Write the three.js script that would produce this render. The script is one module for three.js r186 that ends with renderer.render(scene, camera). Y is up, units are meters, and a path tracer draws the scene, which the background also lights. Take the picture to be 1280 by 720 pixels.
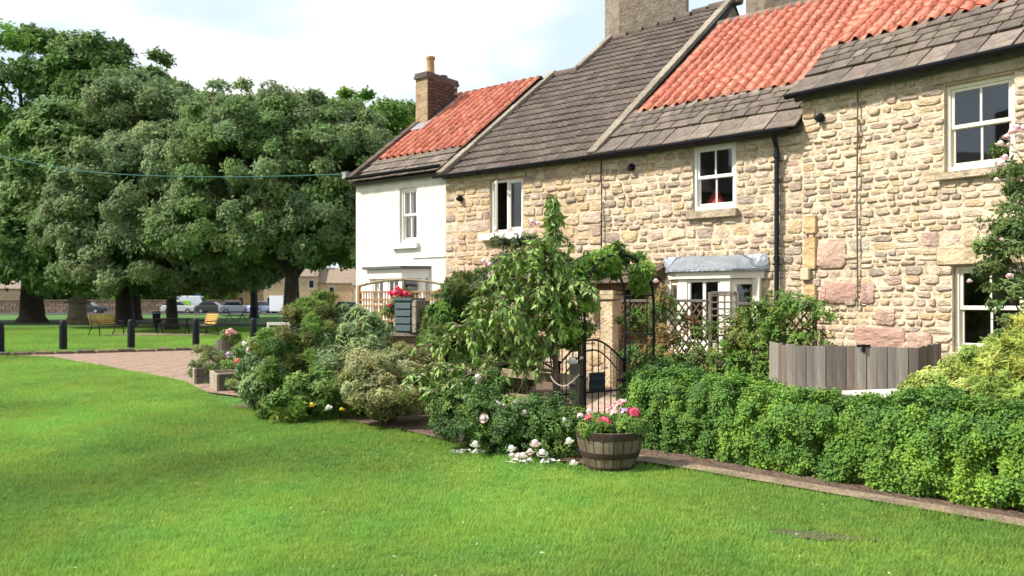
import * as THREE from 'three';
import { mergeGeometries } from 'three/addons/utils/BufferGeometryUtils.js';
import { RoundedBoxGeometry } from 'three/addons/geometries/RoundedBoxGeometry.js';

// ---------------------------------------------------------------- camera, sky, sun, exposure
const scene = new THREE.Scene();
const camera = new THREE.PerspectiveCamera(39.6, 1280 / 720, 0.1, 900);
camera.position.set(0, 1.6, 0);
camera.lookAt(0, 1.6, -10);
camera.setViewOffset(1280, 720, 0, -16, 1280, 720);   // lens shifted up a little: verticals stay upright
camera.focus = 9.2; camera.userData.fStop = 2.2;
camera.updateProjectionMatrix();

const renderer = new THREE.WebGLRenderer({ antialias: true });
renderer.toneMapping = THREE.LinearToneMapping;
renderer.toneMappingExposure = 1.95;
renderer.shadowMap.enabled = true;

const sun = new THREE.DirectionalLight(new THREE.Color(1, 0.95, 0.87), 3.9);
sun.position.set(-65, 64, -3);
sun.target.position.set(0, 0, -18);
sun.castShadow = true;
sun.shadow.radius = 8;
sun.shadow.mapSize.set(4096, 4096);
Object.assign(sun.shadow.camera, { left: -70, right: 70, top: 70, bottom: -70, near: 1, far: 260 });
scene.add(sun, sun.target);

// ---------------------------------------------------------------- small tools
function mulberry(a) { return () => { a |= 0; a = a + 0x6D2B79F5 | 0; let t = Math.imul(a ^ a >>> 15, 1 | a); t = t + Math.imul(t ^ t >>> 7, 61 | t) ^ t; return ((t ^ t >>> 14) >>> 0) / 4294967296; }; }
let R = mulberry(7);
const seed = (n) => { R = mulberry(n * 7919 + 13); };
const rr = (a, b) => a + (b - a) * R();
const pick = (a) => a[Math.floor(R() * a.length)];
const lerp = (a, b, t) => a + (b - a) * t, clamp = (x, a, b) => Math.min(b, Math.max(a, x)), rad = (d) => d * Math.PI / 180;
const V = (x, y, z) => new THREE.Vector3(x, y, z);
const lin = (r, g, b) => new THREE.Color().setRGB(r, g, b);
function hash2(x, y, s = 0) { let h = Math.imul(x, 374761393) + Math.imul(y, 668265263) + Math.imul(s, 974711); h = Math.imul(h ^ h >>> 13, 1274126177); return ((h ^ h >>> 16) >>> 0) / 4294967296; }
function vnoise(x, y, per = 0, s = 0) {   // value noise, periodic when per > 0
  const ix = Math.floor(x), iy = Math.floor(y), fx = x - ix, fy = y - iy, u = fx * fx * (3 - 2 * fx), v = fy * fy * (3 - 2 * fy);
  const w = (a) => per ? ((a % per) + per) % per : a;
  return lerp(lerp(hash2(w(ix), w(iy), s), hash2(w(ix + 1), w(iy), s), u), lerp(hash2(w(ix), w(iy + 1), s), hash2(w(ix + 1), w(iy + 1), s), u), v);
}
function fbm(x, y, per, oct, s = 0) { let a = 0.5, t = 0, n = 0; for (let i = 0; i < oct; i++) { t += a * vnoise(x, y, per, s + i * 17); n += a; a *= 0.5; x *= 2; y *= 2; per *= 2; } return t / n; }
function texture(size, f, srgb = true, repeat = 1) {   // f(u, v) -> [r, g, b] 0..1, tiles
  const d = new Uint8Array(size * size * 4);
  for (let j = 0; j < size; j++) for (let i = 0; i < size; i++) { const c = f(i / size, j / size), o = (j * size + i) * 4; d[o] = clamp(c[0], 0, 1) * 255; d[o + 1] = clamp(c[1], 0, 1) * 255; d[o + 2] = clamp(c[2], 0, 1) * 255; d[o + 3] = 255; }
  const t = new THREE.DataTexture(d, size, size);
  t.wrapS = t.wrapT = THREE.RepeatWrapping; t.magFilter = THREE.LinearFilter; t.minFilter = THREE.LinearMipmapLinearFilter; t.generateMipmaps = true;
  t.repeat.set(repeat, repeat); if (srgb) t.colorSpace = THREE.SRGBColorSpace; t.needsUpdate = true; return t;
}
const grey = (v) => [v, v, v];

// ---------------------------------------------------------------- sky: bright thin cloud with pale blue gaps
{
  const W = 1024, H = 512, d = new Float32Array(W * H * 4);
  for (let j = 0; j < H; j++) for (let i = 0; i < W; i++) {
    const el = ((j + 0.5) / H - 0.5) * Math.PI, az = ((i + 0.5) / W) * 2 * Math.PI;
    const up = Math.max(0, Math.sin(el)), k = 1 / (up + 0.18), cx = Math.cos(az) * Math.cos(el) * k, cz = Math.sin(az) * Math.cos(el) * k;
    const n = fbm(cx * 1.1 + 40.3, cz * 1.1 + 17.7, 0, 5, 3) * 0.7 + fbm(cx * 3.1 + 9.1, cz * 3.1 + 3.3, 0, 4, 9) * 0.3;
    const cloud = clamp((n - 0.42) / 0.16, 0, 1), t = cloud * cloud * (3 - 2 * cloud);
    const blue = [lerp(0.44, 0.30, up), lerp(0.51, 0.42, up), lerp(0.56, 0.56, up)], white = 0.52 + 0.26 * n;
    const o = (j * W + i) * 4, g = el < 0 ? 0.8 : 1;
    d[o] = lerp(blue[0], white * 0.99, t) * g; d[o + 1] = lerp(blue[1], white, t) * g; d[o + 2] = lerp(blue[2], white * 1.02, t) * g; d[o + 3] = 1;
  }
  const sky = new THREE.DataTexture(d, W, H, THREE.RGBAFormat, THREE.FloatType);
  sky.mapping = THREE.EquirectangularReflectionMapping; sky.magFilter = THREE.LinearFilter; sky.needsUpdate = true;
  scene.background = sky; scene.environment = sky;
}

// ---------------------------------------------------------------- geometry helpers
function uvMetres(g) {   // box-projected uv in metres
  const p = g.attributes.position, n = g.attributes.normal, uv = new Float32Array(p.count * 2);
  for (let i = 0; i < p.count; i++) {
    const ax = Math.abs(n.getX(i)), ay = Math.abs(n.getY(i)), az = Math.abs(n.getZ(i));
    if (ay >= ax && ay >= az) { uv[i * 2] = p.getX(i); uv[i * 2 + 1] = p.getZ(i); } else if (ax >= az) { uv[i * 2] = p.getZ(i); uv[i * 2 + 1] = p.getY(i); } else { uv[i * 2] = p.getX(i); uv[i * 2 + 1] = p.getY(i); }
  }
  g.setAttribute('uv', new THREE.BufferAttribute(uv, 2)); return g;
}
function plain(g) {
  g = g.index ? g.toNonIndexed() : g;
  for (const k of Object.keys(g.attributes)) if (!['position', 'normal', 'color'].includes(k)) g.deleteAttribute(k);
  if (!g.attributes.normal) g.computeVertexNormals();
  g.clearGroups(); return g;
}
const join = (list) => uvMetres(list.length === 1 ? plain(list[0]) : mergeGeometries(list.map(plain)));
const put = (g, x, y, z, rx = 0, ry = 0, rz = 0) => g.applyMatrix4(new THREE.Matrix4().compose(V(x, y, z), new THREE.Quaternion().setFromEuler(new THREE.Euler(rx, ry, rz)), V(1, 1, 1)));
const box = (w, h, d, x = 0, y = 0, z = 0, rx = 0, ry = 0, rz = 0) => put(new THREE.BoxGeometry(w, h, d), x, y, z, rx, ry, rz);
const soft = (w, h, d, r, x = 0, y = 0, z = 0, rx = 0, ry = 0, rz = 0) => put(new RoundedBoxGeometry(w, h, d, 1, Math.min(r, w / 2.01, h / 2.01, d / 2.01)), x, y, z, rx, ry, rz);
const span = (x0, x1, y0, y1, z0, z1, r = 0) => r ? soft(x1 - x0, y1 - y0, z1 - z0, r, (x0 + x1) / 2, (y0 + y1) / 2, (z0 + z1) / 2) : box(x1 - x0, y1 - y0, z1 - z0, (x0 + x1) / 2, (y0 + y1) / 2, (z0 + z1) / 2);
const cyl = (r0, r1, h, x = 0, y = 0, z = 0, seg = 14, rx = 0, ry = 0, rz = 0) => put(new THREE.CylinderGeometry(r1, r0, h, seg), x, y, z, rx, ry, rz);
function rod(a, b, r, seg = 8, r2 = r) {   // bar between two points
  const d = b.clone().sub(a), g = new THREE.CylinderGeometry(r2, r, d.length(), seg);
  return g.applyMatrix4(new THREE.Matrix4().compose(a.clone().add(b).multiplyScalar(0.5), new THREE.Quaternion().setFromUnitVectors(V(0, 1, 0), d.normalize()), V(1, 1, 1)));
}
const tube = (pts, r, n = 24, seg = 6) => new THREE.TubeGeometry(new THREE.CatmullRomCurve3(pts), n, r, seg);
function taperTube(pts, r0, r1, n = 14, seg = 7) {
  const c = new THREE.CatmullRomCurve3(pts), f = c.computeFrenetFrames(n), pos = [], idx = [];
  for (let i = 0; i <= n; i++) { const p = c.getPointAt(i / n), r = lerp(r0, r1, i / n); for (let j = 0; j < seg; j++) { const a = j / seg * 2 * Math.PI, v = p.clone().addScaledVector(f.normals[i], Math.cos(a) * r).addScaledVector(f.binormals[i], Math.sin(a) * r); pos.push(v.x, v.y, v.z); } }
  for (let i = 0; i < n; i++) for (let j = 0; j < seg; j++) { const a = i * seg + j, b = i * seg + (j + 1) % seg; idx.push(a, b, a + seg, b, b + seg, a + seg); }
  const g = new THREE.BufferGeometry(); g.setAttribute('position', new THREE.Float32BufferAttribute(pos, 3)); g.setIndex(idx); g.computeVertexNormals(); return g;
}
function prism(pts, x0, x1) {   // polygon of [z, y] swept along x
  const s = new THREE.Shape(pts.map(([z, y]) => new THREE.Vector2(-z, y))), g = new THREE.ExtrudeGeometry(s, { depth: x1 - x0, bevelEnabled: false });
  return g.rotateY(Math.PI / 2).translate(x0, 0, 0);   // shape x -> -z, depth -> +x
}
function column(pts, y0, y1) {   // polygon of [x, z] swept upward
  const s = new THREE.Shape(pts.map(([x, z]) => new THREE.Vector2(x, -z))), g = new THREE.ExtrudeGeometry(s, { depth: y1 - y0, bevelEnabled: false });
  return g.rotateX(-Math.PI / 2).translate(0, y0, 0);
}
function sheet(pts, y) { const s = new THREE.Shape(pts.map(([x, d]) => new THREE.Vector2(x, d))); return new THREE.ShapeGeometry(s).rotateX(-Math.PI / 2).translate(0, y, 0); }   // pts in [x, depth]

// ---------------------------------------------------------------- naming
const taken = {};
const numbered = (n) => { const k = taken[n] = (taken[n] ?? -1) + 1; return k ? n + '_' + String(k).padStart(3, '0') : n; };
function tag(o, label, category, group) { o.userData.label = label; o.userData.category = category; if (group) o.userData.group = group; return o; }
function thing(name, label, category, [x, y, d] = [0, 0, 0], turn = 0, group) { const o = new THREE.Group(); o.name = numbered(name); o.position.set(x, y, -d); o.rotation.y = turn; scene.add(o); return tag(o, label, category, group); }
function shade(o) { o.castShadow = o.receiveShadow = true; return o; }
function part(name, geos, mat, parent = scene) { const m = shade(new THREE.Mesh(Array.isArray(geos) ? join(geos) : geos, mat)); m.name = parent === scene ? numbered(name) : name; parent.add(m); return m; }
function structure(name, geos, mat) { const m = part(name, geos, mat); m.userData.kind = 'structure'; return m; }
const _q = new THREE.Quaternion(), _q2 = new THREE.Quaternion(), UP = V(0, 1, 0);
function scatter(name, geo, mat, items, parent = scene) {   // items: {p, dir, s, c, spin}; copies nobody could count
  const m = shade(new THREE.InstancedMesh(geo, mat, items.length)), M = new THREE.Matrix4();
  items.forEach((t, i) => {
    _q.setFromUnitVectors(UP, t.dir); _q2.setFromAxisAngle(UP, t.spin ?? 0); _q.multiply(_q2);
    M.compose(t.p, _q, Array.isArray(t.s) ? V(...t.s) : V(t.s, t.s, t.s)); m.setMatrixAt(i, M); m.setColorAt(i, t.c);
  });
  m.name = parent === scene ? numbered(name) : name; m.userData.kind = 'stuff'; parent.add(m); return m;
}

// ---------------------------------------------------------------- materials
const speck = texture(512, (u, v) => { const a = fbm(u * 8, v * 8, 8, 6, 1), b = fbm(u * 64, v * 64, 64, 3, 5), k = 0.72 + 0.42 * a + 0.26 * (b - 0.5); return [k * 1.02, k, k * 0.97]; });
const coarse = texture(512, (u, v) => grey(fbm(u * 24, v * 24, 24, 5, 8)), false);
const grainTex = texture(512, (u, v) => { const w = fbm(u * 60, v * 3, 60, 4, 4), f = fbm(u * 12, v * 2, 12, 3, 6), k = 0.55 + 0.35 * w + 0.25 * f; return [k, k * 0.985, k * 0.96]; });
const stainTex = texture(512, (u, v) => { const a = fbm(u * 5, v * 5, 5, 6, 11), b = fbm(u * 20, v * 3, 20, 4, 12), k = 0.86 + 0.12 * (a - 0.5) + 0.1 * (b - 0.5); return [k * 1.01, k, k * 0.975]; });
const mossTex = texture(512, (u, v) => { const a = fbm(u * 6, v * 6, 6, 6, 21), b = fbm(u * 40, v * 40, 40, 3, 22), m = clamp((a - 0.5) * 4, 0, 1), k = 0.78 + 0.4 * (b - 0.5); return [lerp(k, k * 0.8, m), lerp(k * 0.98, k * 0.8, m), lerp(k * 0.95, k * 0.7, m)]; });
const std = (c, o = {}) => new THREE.MeshStandardMaterial({ color: c, roughness: 0.9, ...o });
const stoneM = (r, g, b) => std(lin(r, g, b), { map: speck, bumpMap: coarse, bumpScale: 0.02, roughness: 0.95 });
const M = {
  white: std(lin(0.78, 0.75, 0.68), { roughness: 0.45 }),
  cream: std(lin(0.74, 0.68, 0.55), { roughness: 0.5 }),
  render: std(lin(0.90, 0.87, 0.81), { map: stainTex, bumpMap: coarse, bumpScale: 0.006 }),
  black: new THREE.MeshPhysicalMaterial({ color: lin(0.009, 0.010, 0.014), roughness: 0.6, specularIntensity: 0.4 }),
  iron: new THREE.MeshPhysicalMaterial({ color: lin(0.008, 0.009, 0.011), roughness: 0.6, specularIntensity: 0.4 }),
  lead: std(lin(0.34, 0.38, 0.44), { map: stainTex, roughness: 0.5, metalness: 0.25, bumpMap: coarse, bumpScale: 0.02 }),
  darkLead: std(lin(0.12, 0.13, 0.16), { map: stainTex, roughness: 0.5 }),
  mortar: std(lin(0.56, 0.435, 0.295), { map: speck, bumpMap: coarse, bumpScale: 0.015 }),
  mortarPale: std(lin(0.63, 0.525, 0.39), { map: speck, bumpMap: coarse, bumpScale: 0.015 }),
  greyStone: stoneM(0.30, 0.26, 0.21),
  sill: stoneM(0.46, 0.38, 0.28),
  ashlar: stoneM(0.58, 0.46, 0.31),
  soot: stoneM(0.105, 0.085, 0.075),
  clayPot: std(lin(0.42, 0.26, 0.12), { map: speck }),
  dark: std(lin(0.05, 0.048, 0.045)),
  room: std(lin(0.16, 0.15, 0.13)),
  curtain: std(lin(0.62, 0.58, 0.5)),
  glass: new THREE.MeshPhysicalMaterial({ color: 0xffffff, roughness: 0.02, transmission: 1, thickness: 0, ior: 2.0 }),
  greyWood: std(lin(0.25, 0.225, 0.20), { map: grainTex, bumpMap: grainTex, bumpScale: 0.004 }),
  greyWood2: std(lin(0.17, 0.15, 0.132), { map: grainTex, bumpMap: grainTex, bumpScale: 0.004 }),
  greyWood3: std(lin(0.33, 0.30, 0.265), { map: grainTex, bumpMap: grainTex, bumpScale: 0.004 }),
  warmWood: std(lin(0.24, 0.19, 0.15), { map: grainTex, bumpMap: grainTex, bumpScale: 0.004 }),
  brownWood: std(lin(0.17, 0.095, 0.055), { map: grainTex }),
  tanWood: std(lin(0.50, 0.30, 0.14), { map: grainTex }),
  railWood: std(lin(0.36, 0.29, 0.19), { map: grainTex, bumpMap: grainTex, bumpScale: 0.004 }),
  benchWood: std(lin(0.62, 0.40, 0.10), { map: grainTex }),
  bark: std(lin(0.055, 0.045, 0.035), { map: speck, bumpMap: coarse, bumpScale: 0.05 }),
  twig: std(lin(0.13, 0.09, 0.06), { map: speck }),
  paleTwig: std(lin(0.30, 0.25, 0.17), { map: speck }),
  stem: std(lin(0.10, 0.14, 0.04)),
  rust: std(lin(0.085, 0.05, 0.035), { map: mossTex, roughness: 0.8, metalness: 0.2 }),
  soil: std(lin(0.15, 0.10, 0.07), { map: speck, bumpMap: coarse, bumpScale: 0.04 }),
};
const leafM = new THREE.MeshPhysicalMaterial({ color: 0xffffff, roughness: 0.85, specularIntensity: 0.4, transmission: 0.42, thickness: 0, side: THREE.DoubleSide });
const glossLeafM = new THREE.MeshPhysicalMaterial({ color: 0xffffff, roughness: 0.6, specularIntensity: 0.5, transmission: 0.3, thickness: 0, side: THREE.DoubleSide });
const grassM = new THREE.MeshPhysicalMaterial({ color: 0xffffff, roughness: 0.9, specularIntensity: 0.35, transmission: 0.5, thickness: 0, side: THREE.DoubleSide });
const petalM = (r, g, b) => new THREE.MeshPhysicalMaterial({ color: lin(r, g, b), roughness: 0.8, transmission: 0.25, thickness: 0, side: THREE.DoubleSide });

// ================================================================ GROUND
const grassTex = texture(1024, (u, v) => {
  const a = fbm(u * 6, v * 6, 6, 6, 31), b = fbm(u * 90, v * 90, 90, 3, 32), c = fbm(u * 14, v * 14, 14, 4, 33), k = 0.52 + 0.5 * (b - 0.35) + 0.3 * (a - 0.5);
  const y = clamp((c - 0.5) * 2.2, -0.6, 0.8);
  return [k * (0.72 + 0.16 * y), k * 1.0, k * (0.34 - 0.1 * y)];
}, true, 0.22);
const lawnM = std(lin(0.27, 0.40, 0.10), { map: grassTex, roughness: 1 });
{
  const n = 120, pos = [], idx = [];   // ground sheet to the horizon, finer and gently uneven near by
  const xs = [], ds = [];
  for (let i = 0; i <= n; i++) { const t = (i / n) * 2 - 1; xs.push(Math.sign(t) * Math.pow(Math.abs(t), 3) * 520); const s = i / n; ds.push(-30 + s * s * s * 640 + s * 30); }
  for (const d of ds) for (const x of xs) pos.push(x, (fbm(x * 0.12 + 50, d * 0.12 + 50, 0, 3, 41) - 0.5) * 0.04 - 0.012, -d);
  for (let j = 0; j < n; j++) for (let i = 0; i < n; i++) { const a = j * (n + 1) + i; idx.push(a, a + 1, a + n + 1, a + 1, a + n + 2, a + n + 1); }
  const g = new THREE.BufferGeometry(); g.setAttribute('position', new THREE.Float32BufferAttribute(pos, 3)); g.setIndex(idx); g.computeVertexNormals();
  structure('lawn_ground', [g], lawnM);
}
const gravelTex = texture(512, (u, v) => { const b = fbm(u * 80, v * 80, 80, 2, 51), a = fbm(u * 6, v * 6, 6, 4, 52), k = 0.62 + 0.4 * (b - 0.5) + 0.3 * (a - 0.5); return [k * 1.04, k * 0.97, k * 0.9]; });
const bedLine = [[-14.9, 23.3], [-13.0, 22.6], [-9.1, 18.6], [-6.5, 15.8], [-5.3, 13.9], [-4.3, 12.1], [-2.3, 10.7], [-1.35, 9.85], [-0.45, 8.75], [0.3, 8.05], [0.75, 7.72], [1.35, 7.86], [1.75, 7.5], [3.5, 5.73], [6.5, 2.7]];
const lawnFar = (x) => { if (x <= bedLine[0][0]) return 23.3; for (let i = 1; i < bedLine.length; i++) if (x < bedLine[i][0]) { const [a, b] = [bedLine[i - 1], bedLine[i]]; return lerp(a[1], b[1], (x - a[0]) / (b[0] - a[0])); } return 2; };
structure('gravel_drive', [sheet([[-13.0, 22.6], [-9.1, 18.6], [-6.5, 15.8], [-5.3, 13.9], [-3.5, 12.5], [-1.5, 16], [-4.4, 21], [-6.0, 26.6], [-9.0, 26.2], [-11.4, 24.9], [-14.6, 23.4]], 0.016)], std(lin(0.72, 0.55, 0.46), { map: gravelTex, bumpMap: coarse, bumpScale: 0.03 }));
structure('garden_soil', [sheet([[-4.3, 12.1], [-2.3, 10.7], [-1.35, 9.85], [-0.45, 8.75], [0.3, 8.05], [0.75, 7.72], [1.35, 7.86], [1.75, 7.55], [3.5, 5.8], [6.5, 2.77], [8.5, 9], [5, 13], [1.75, 15.6], [-1.5, 18], [-4, 20], [-3.5, 12.5]], 0.02)], M.soil);
structure('edging_path', [sheet([[1.02, 8.0], [1.35, 7.8], [1.75, 7.42], [3.5, 5.66], [6.5, 2.63], [6.65, 2.78], [3.63, 5.83], [1.88, 7.6], [1.32, 8.16]], 0.026)], std(lin(0.62, 0.52, 0.40), { map: gravelTex }));
structure('bare_soil', [sheet(Array.from({ length: 26 }, (_, i) => { const t = i / 26 * 6.283, k = 0.35 + 0.6 * vnoise(i * 0.9, 2, 0, 3); return [2.12 + Math.cos(t) * 0.46 * k, 5.42 + Math.sin(t) * 0.15 * k - Math.cos(t) * 0.15 * k]; }), 0.010)], std(lin(0.085, 0.075, 0.04), { map: speck }));
structure('far_path', [sheet([[-34, 66], [-24, 58.5], [-16, 55.5], [-4, 53], [4, 53], [4, 49.3], [-4, 49.3], [-16, 51.6], [-24, 54.5], [-34, 61]], 0.03)], std(lin(0.20, 0.17, 0.165), { map: gravelTex }));
structure('far_road', [sheet([[-140, 92], [40, 92], [40, 116], [-140, 116]], 0.03)], std(lin(0.09, 0.088, 0.09), { map: gravelTex }));
structure('seating_pad', [sheet([[-18.6, 36.4], [-14.2, 36.4], [-13.9, 38.8], [-18.9, 38.8]], 0.03)], std(lin(0.55, 0.47, 0.36), { map: gravelTex }));
{ // low edging stones between the drive and the far green
  seed(3);
  const line = new THREE.CatmullRomCurve3([V(-30, 0, -22.8), V(-15.2, 0, -23.25), V(-13, 0, -24.1), V(-10.9, 0, -25.4), V(-8.6, 0, -26.3), V(-5.5, 0, -26.9)]);
  const kerb = structure('kerb', [tube([V(-30, -0.03, -22.85), V(-15.2, -0.03, -23.3), V(-13, -0.03, -24.15), V(-10.9, -0.03, -25.45), V(-8.6, -0.03, -26.35), V(-5.5, -0.03, -26.95)], 0.09, 60, 6)], M.soil);
  const mats = [stoneM(0.16, 0.115, 0.085), stoneM(0.24, 0.165, 0.115), stoneM(0.12, 0.095, 0.08)], g = join([soft(0.5, 0.14, 0.2, 0.04)]);
  for (let i = 0; i < 46; i++) { const t = (i + 0.5) / 46, p = line.getPointAt(t), a = line.getTangentAt(t), m = part('kerb_stone', g, pick(mats), kerb); m.position.set(p.x, 0.05 + rr(-0.02, 0.02), p.z); m.rotation.y = Math.atan2(-a.z, a.x) + rr(-0.05, 0.05); m.scale.set(rr(0.85, 1.05), rr(0.7, 1.1), rr(0.8, 1.2)); }
}

// ================================================================ STONE WALLS
function stoneGeo(n) {   // a rubble stone, unit size, back at z = -0.5, face near z = 0.5
  const tx = rr(-1, 1) * n * 1.6, ty = rr(-1, 1) * n * 1.1, out = [[-0.5, -0.34], [-0.38, -0.5], [0.38, -0.5], [0.5, -0.34], [0.5, 0.34], [0.38, 0.5], [-0.38, 0.5], [-0.5, 0.34]].map(([x, y]) => [x + rr(-n, n * 0.3) * Math.sign(x), y + rr(-n, n * 0.3) * Math.sign(y)]).map(([x, y]) => [x * (1 - Math.abs(tx) * 0.5 + tx * y), y * (1 - Math.abs(ty) * 0.5 + ty * x)]);
  const pos = [], idx = [], ring = (k, z, j) => out.forEach(([x, y]) => pos.push(x * k, y * k, z + rr(-j, j)));
  ring(1, -0.5, 0); ring(1, 0.15, 0.15); ring(rr(0.84, 0.93), 0.42, 0.22); pos.push(rr(-0.25, 0.25), rr(-0.25, 0.25), rr(0.3, 0.65));
  for (let r = 0; r < 2; r++) for (let i = 0; i < 8; i++) { const a = r * 8 + i, b = r * 8 + (i + 1) % 8; idx.push(a, b, a + 8, b, b + 8, a + 8); }
  for (let i = 0; i < 8; i++) idx.push(16 + i, 16 + (i + 1) % 8, 24);
  const g = new THREE.BufferGeometry(); g.setAttribute('position', new THREE.Float32BufferAttribute(pos, 3)); g.setIndex(idx); g.computeVertexNormals();
  const uv = [], ou = R(), ov = R(); for (let i = 0; i < 25; i++) uv.push(ou + pos[i * 3] * 0.4, ov + pos[i * 3 + 1] * 0.4); g.setAttribute('uv', new THREE.Float32BufferAttribute(uv, 2)); return g;
}
seed(11);
const rubble = Array.from({ length: 26 }, () => stoneGeo(0.15)), dressed = Array.from({ length: 6 }, () => stoneGeo(0.025));
const SM = {
  buff: [stoneM(0.64, 0.53, 0.39), stoneM(0.60, 0.48, 0.34), stoneM(0.68, 0.58, 0.45), stoneM(0.57, 0.46, 0.34)],
  ochre: [stoneM(0.60, 0.46, 0.295), stoneM(0.57, 0.43, 0.265)],
  pink: [stoneM(0.55, 0.42, 0.345), stoneM(0.49, 0.36, 0.30), stoneM(0.60, 0.475, 0.39)],
  grey: [stoneM(0.50, 0.43, 0.36), stoneM(0.41, 0.345, 0.29), stoneM(0.37, 0.295, 0.245)],
};
const stoneTone = (w) => { let t = R() * (w[0] + w[1] + w[2] + w[3]); for (const [i, k] of ['buff', 'ochre', 'pink', 'grey'].entries()) { t -= w[i]; if (t < 0) return pick(SM[k]); } return SM.buff[0]; };
const mergedStoneM = std(0xffffff, { map: speck, bumpMap: coarse, bumpScale: 0.012, vertexColors: true });
// courses of rubble over a facade; openings are [x0, x1, y0, y1]; returns stones to lay on the wall mesh
function layStones(wall, L, H, openings, o) {
  const cuts = [...new Set(openings.flatMap((a) => [a[2], a[3]]).concat([H]))].filter((y) => y <= H).sort((a, b) => a - b), list = [];
  let y = 0.02, row = 0;
  while (y < H - 0.05) {
    let h = rr(...o.rows), next = cuts.find((c) => c > y + 0.02);
    if (next - y < h * 1.5) h = next - y; 
    const big = R() < (o.bigRow ?? 0.1) && h < 0.2 && next - y > 0.3; if (big) h = rr(0.22, 0.3);
    let spans = [[0, L]];
    for (const a of openings) if (a[2] < y + h - 0.02 && a[3] > y + 0.02) spans = spans.flatMap(([p, q]) => a[0] >= q || a[1] <= p ? [[p, q]] : [[p, a[0]], [a[1], q]].filter(([m, n]) => n - m > 0.05));
    for (const [p, q] of spans) {
      let x = p;
      while (x < q - 0.02) {
        let w = rr(...o.widths) * (h > 0.19 ? 1.35 : 1) * (h < 0.1 ? 0.8 : 1); if (q - x - w < 0.12) w = q - x;
        const edge = x === p || x + w === q, split = !edge && h > 0.15 && R() < 0.3, wave = edge ? 0 : (vnoise(x * 1.3, row * 0.4, 0, o.s) - 0.5) * 0.035;
        if (split) { const k = rr(0.38, 0.62); list.push([x, y + wave, w, h * k], [x, y + wave + h * k, w, h * (1 - k)]); } else list.push([x, y + wave, w, h, edge && h > 0.13]);
        x += w;
      }
    }
    y += h; row++;
  }
  list.sort((a, b) => (b[1] > o.seen ? 10 : 0) + b[2] * b[3] - (a[1] > o.seen ? 10 : 0) - a[2] * a[3]);
  const rest = [];
  list.forEach(([x, yy, w, h, quoin], i) => {
    const j = rr(o.joint * 0.5, o.joint * 1.3), g = quoin ? pick(dressed) : pick(rubble), m = stoneTone(o.tone), depth = 0.042 * rr(0.6, 1.6);
    const s = V(Math.max(0.04, w - j), Math.max(0.035, h - j * 0.8), depth), p = V(x + w / 2, yy + h / 2, rr(-0.012, 0.014) + (o.proud ?? 0)), rot = rr(-0.06, 0.06);
    if (i < 300) { const e = part('stone', g, m, wall); e.position.copy(p); e.scale.copy(s); e.rotation.z = rot; if (R() < 0.5) e.rotation.z += Math.PI; } else {
      const c = g.clone().applyMatrix4(new THREE.Matrix4().compose(p, new THREE.Quaternion().setFromEuler(new THREE.Euler(0, 0, rot)), s)), col = new Float32Array(25 * 3); for (let k = 0; k < 25; k++) m.color.toArray(col, k * 3);
      c.setAttribute('color', new THREE.BufferAttribute(col, 3)); rest.push(c);
    }
  });
  if (rest.length) { const e = part('small_stones', mergeGeometries(rest), mergedStoneM, wall); e.userData.kind = 'stuff'; }
}
// front wall slab with openings cut through
function frontWall(L, H, openings, th = 0.3) {
  const s = new THREE.Shape([[0, 0], [L, 0], [L, H], [0, H]].map(([x, y]) => new THREE.Vector2(x, y)));
  for (const [a, b, c, d] of openings) s.holes.push(new THREE.Path([[a, c], [a, d], [b, d], [b, c]].map(([x, y]) => new THREE.Vector2(x, y))));
  return new THREE.ExtrudeGeometry(s, { depth: th, bevelEnabled: false }).translate(0, 0, -th);
}

// ================================================================ ROOFS (house frame: x along the facade, z out to the green, y up)
const slope = (p, base, x, q, lift = 0) => V(x, base + q * Math.tan(p) + lift * Math.cos(p), -q + lift * Math.sin(p));   // q = horizontal distance behind the facade
function slab(a, b, c, d, th) {   // quad plate with thickness, corners counter-clockwise seen from above
  const n = b.clone().sub(a).cross(d.clone().sub(a)).normalize().multiplyScalar(-th), lo = [a, b, c, d].map((v) => v.clone().add(n)), P = [a, b, c, d, ...lo], pos = [];
  for (const f of [[0, 1, 2, 3], [7, 6, 5, 4], [0, 4, 5, 1], [1, 5, 6, 2], [2, 6, 7, 3], [3, 7, 4, 0]]) for (const k of [f[0], f[1], f[2], f[0], f[2], f[3]]) pos.push(P[k].x, P[k].y, P[k].z);
  const g = new THREE.BufferGeometry(); g.setAttribute('position', new THREE.Float32BufferAttribute(pos, 3)); g.computeVertexNormals(); return g;
}
function tileGeo(w, l, prof, th, n = 8) {   // profiled tile: nose at z = +l/2 (down the slope), y up
  const xs = Array.from({ length: n + 1 }, (_, i) => i / n), pos = [], idx = [];
  for (const [z, dy] of [[-l / 2, 0], [l / 2, 0], [l / 2, -th]]) for (const t of xs) pos.push((t - 0.5) * w, prof(t) + dy, z);
  for (let r = 0; r < 2; r++) for (let i = 0; i < n; i++) { const a = r * (n + 1) + i; idx.push(a, a + n + 1, a + 1, a + 1, a + n + 1, a + n + 2); }
  let g = new THREE.BufferGeometry(); g.setAttribute('position', new THREE.Float32BufferAttribute(pos, 3)); g.setIndex(idx); g = g.toNonIndexed(); g.computeVertexNormals(); return uvMetres(g);
}
const panProf = (t) => t < 0.55 ? 0.010 - 0.03 * Math.sin(t / 0.55 * Math.PI) : 0.010 + 0.058 * Math.sin((t - 0.55) / 0.45 * Math.PI);
const romanProf = (t) => 0.016 * Math.pow(Math.max(0, Math.sin(t * 2 * Math.PI * 2 + 0.6)), 0.7);
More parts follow.
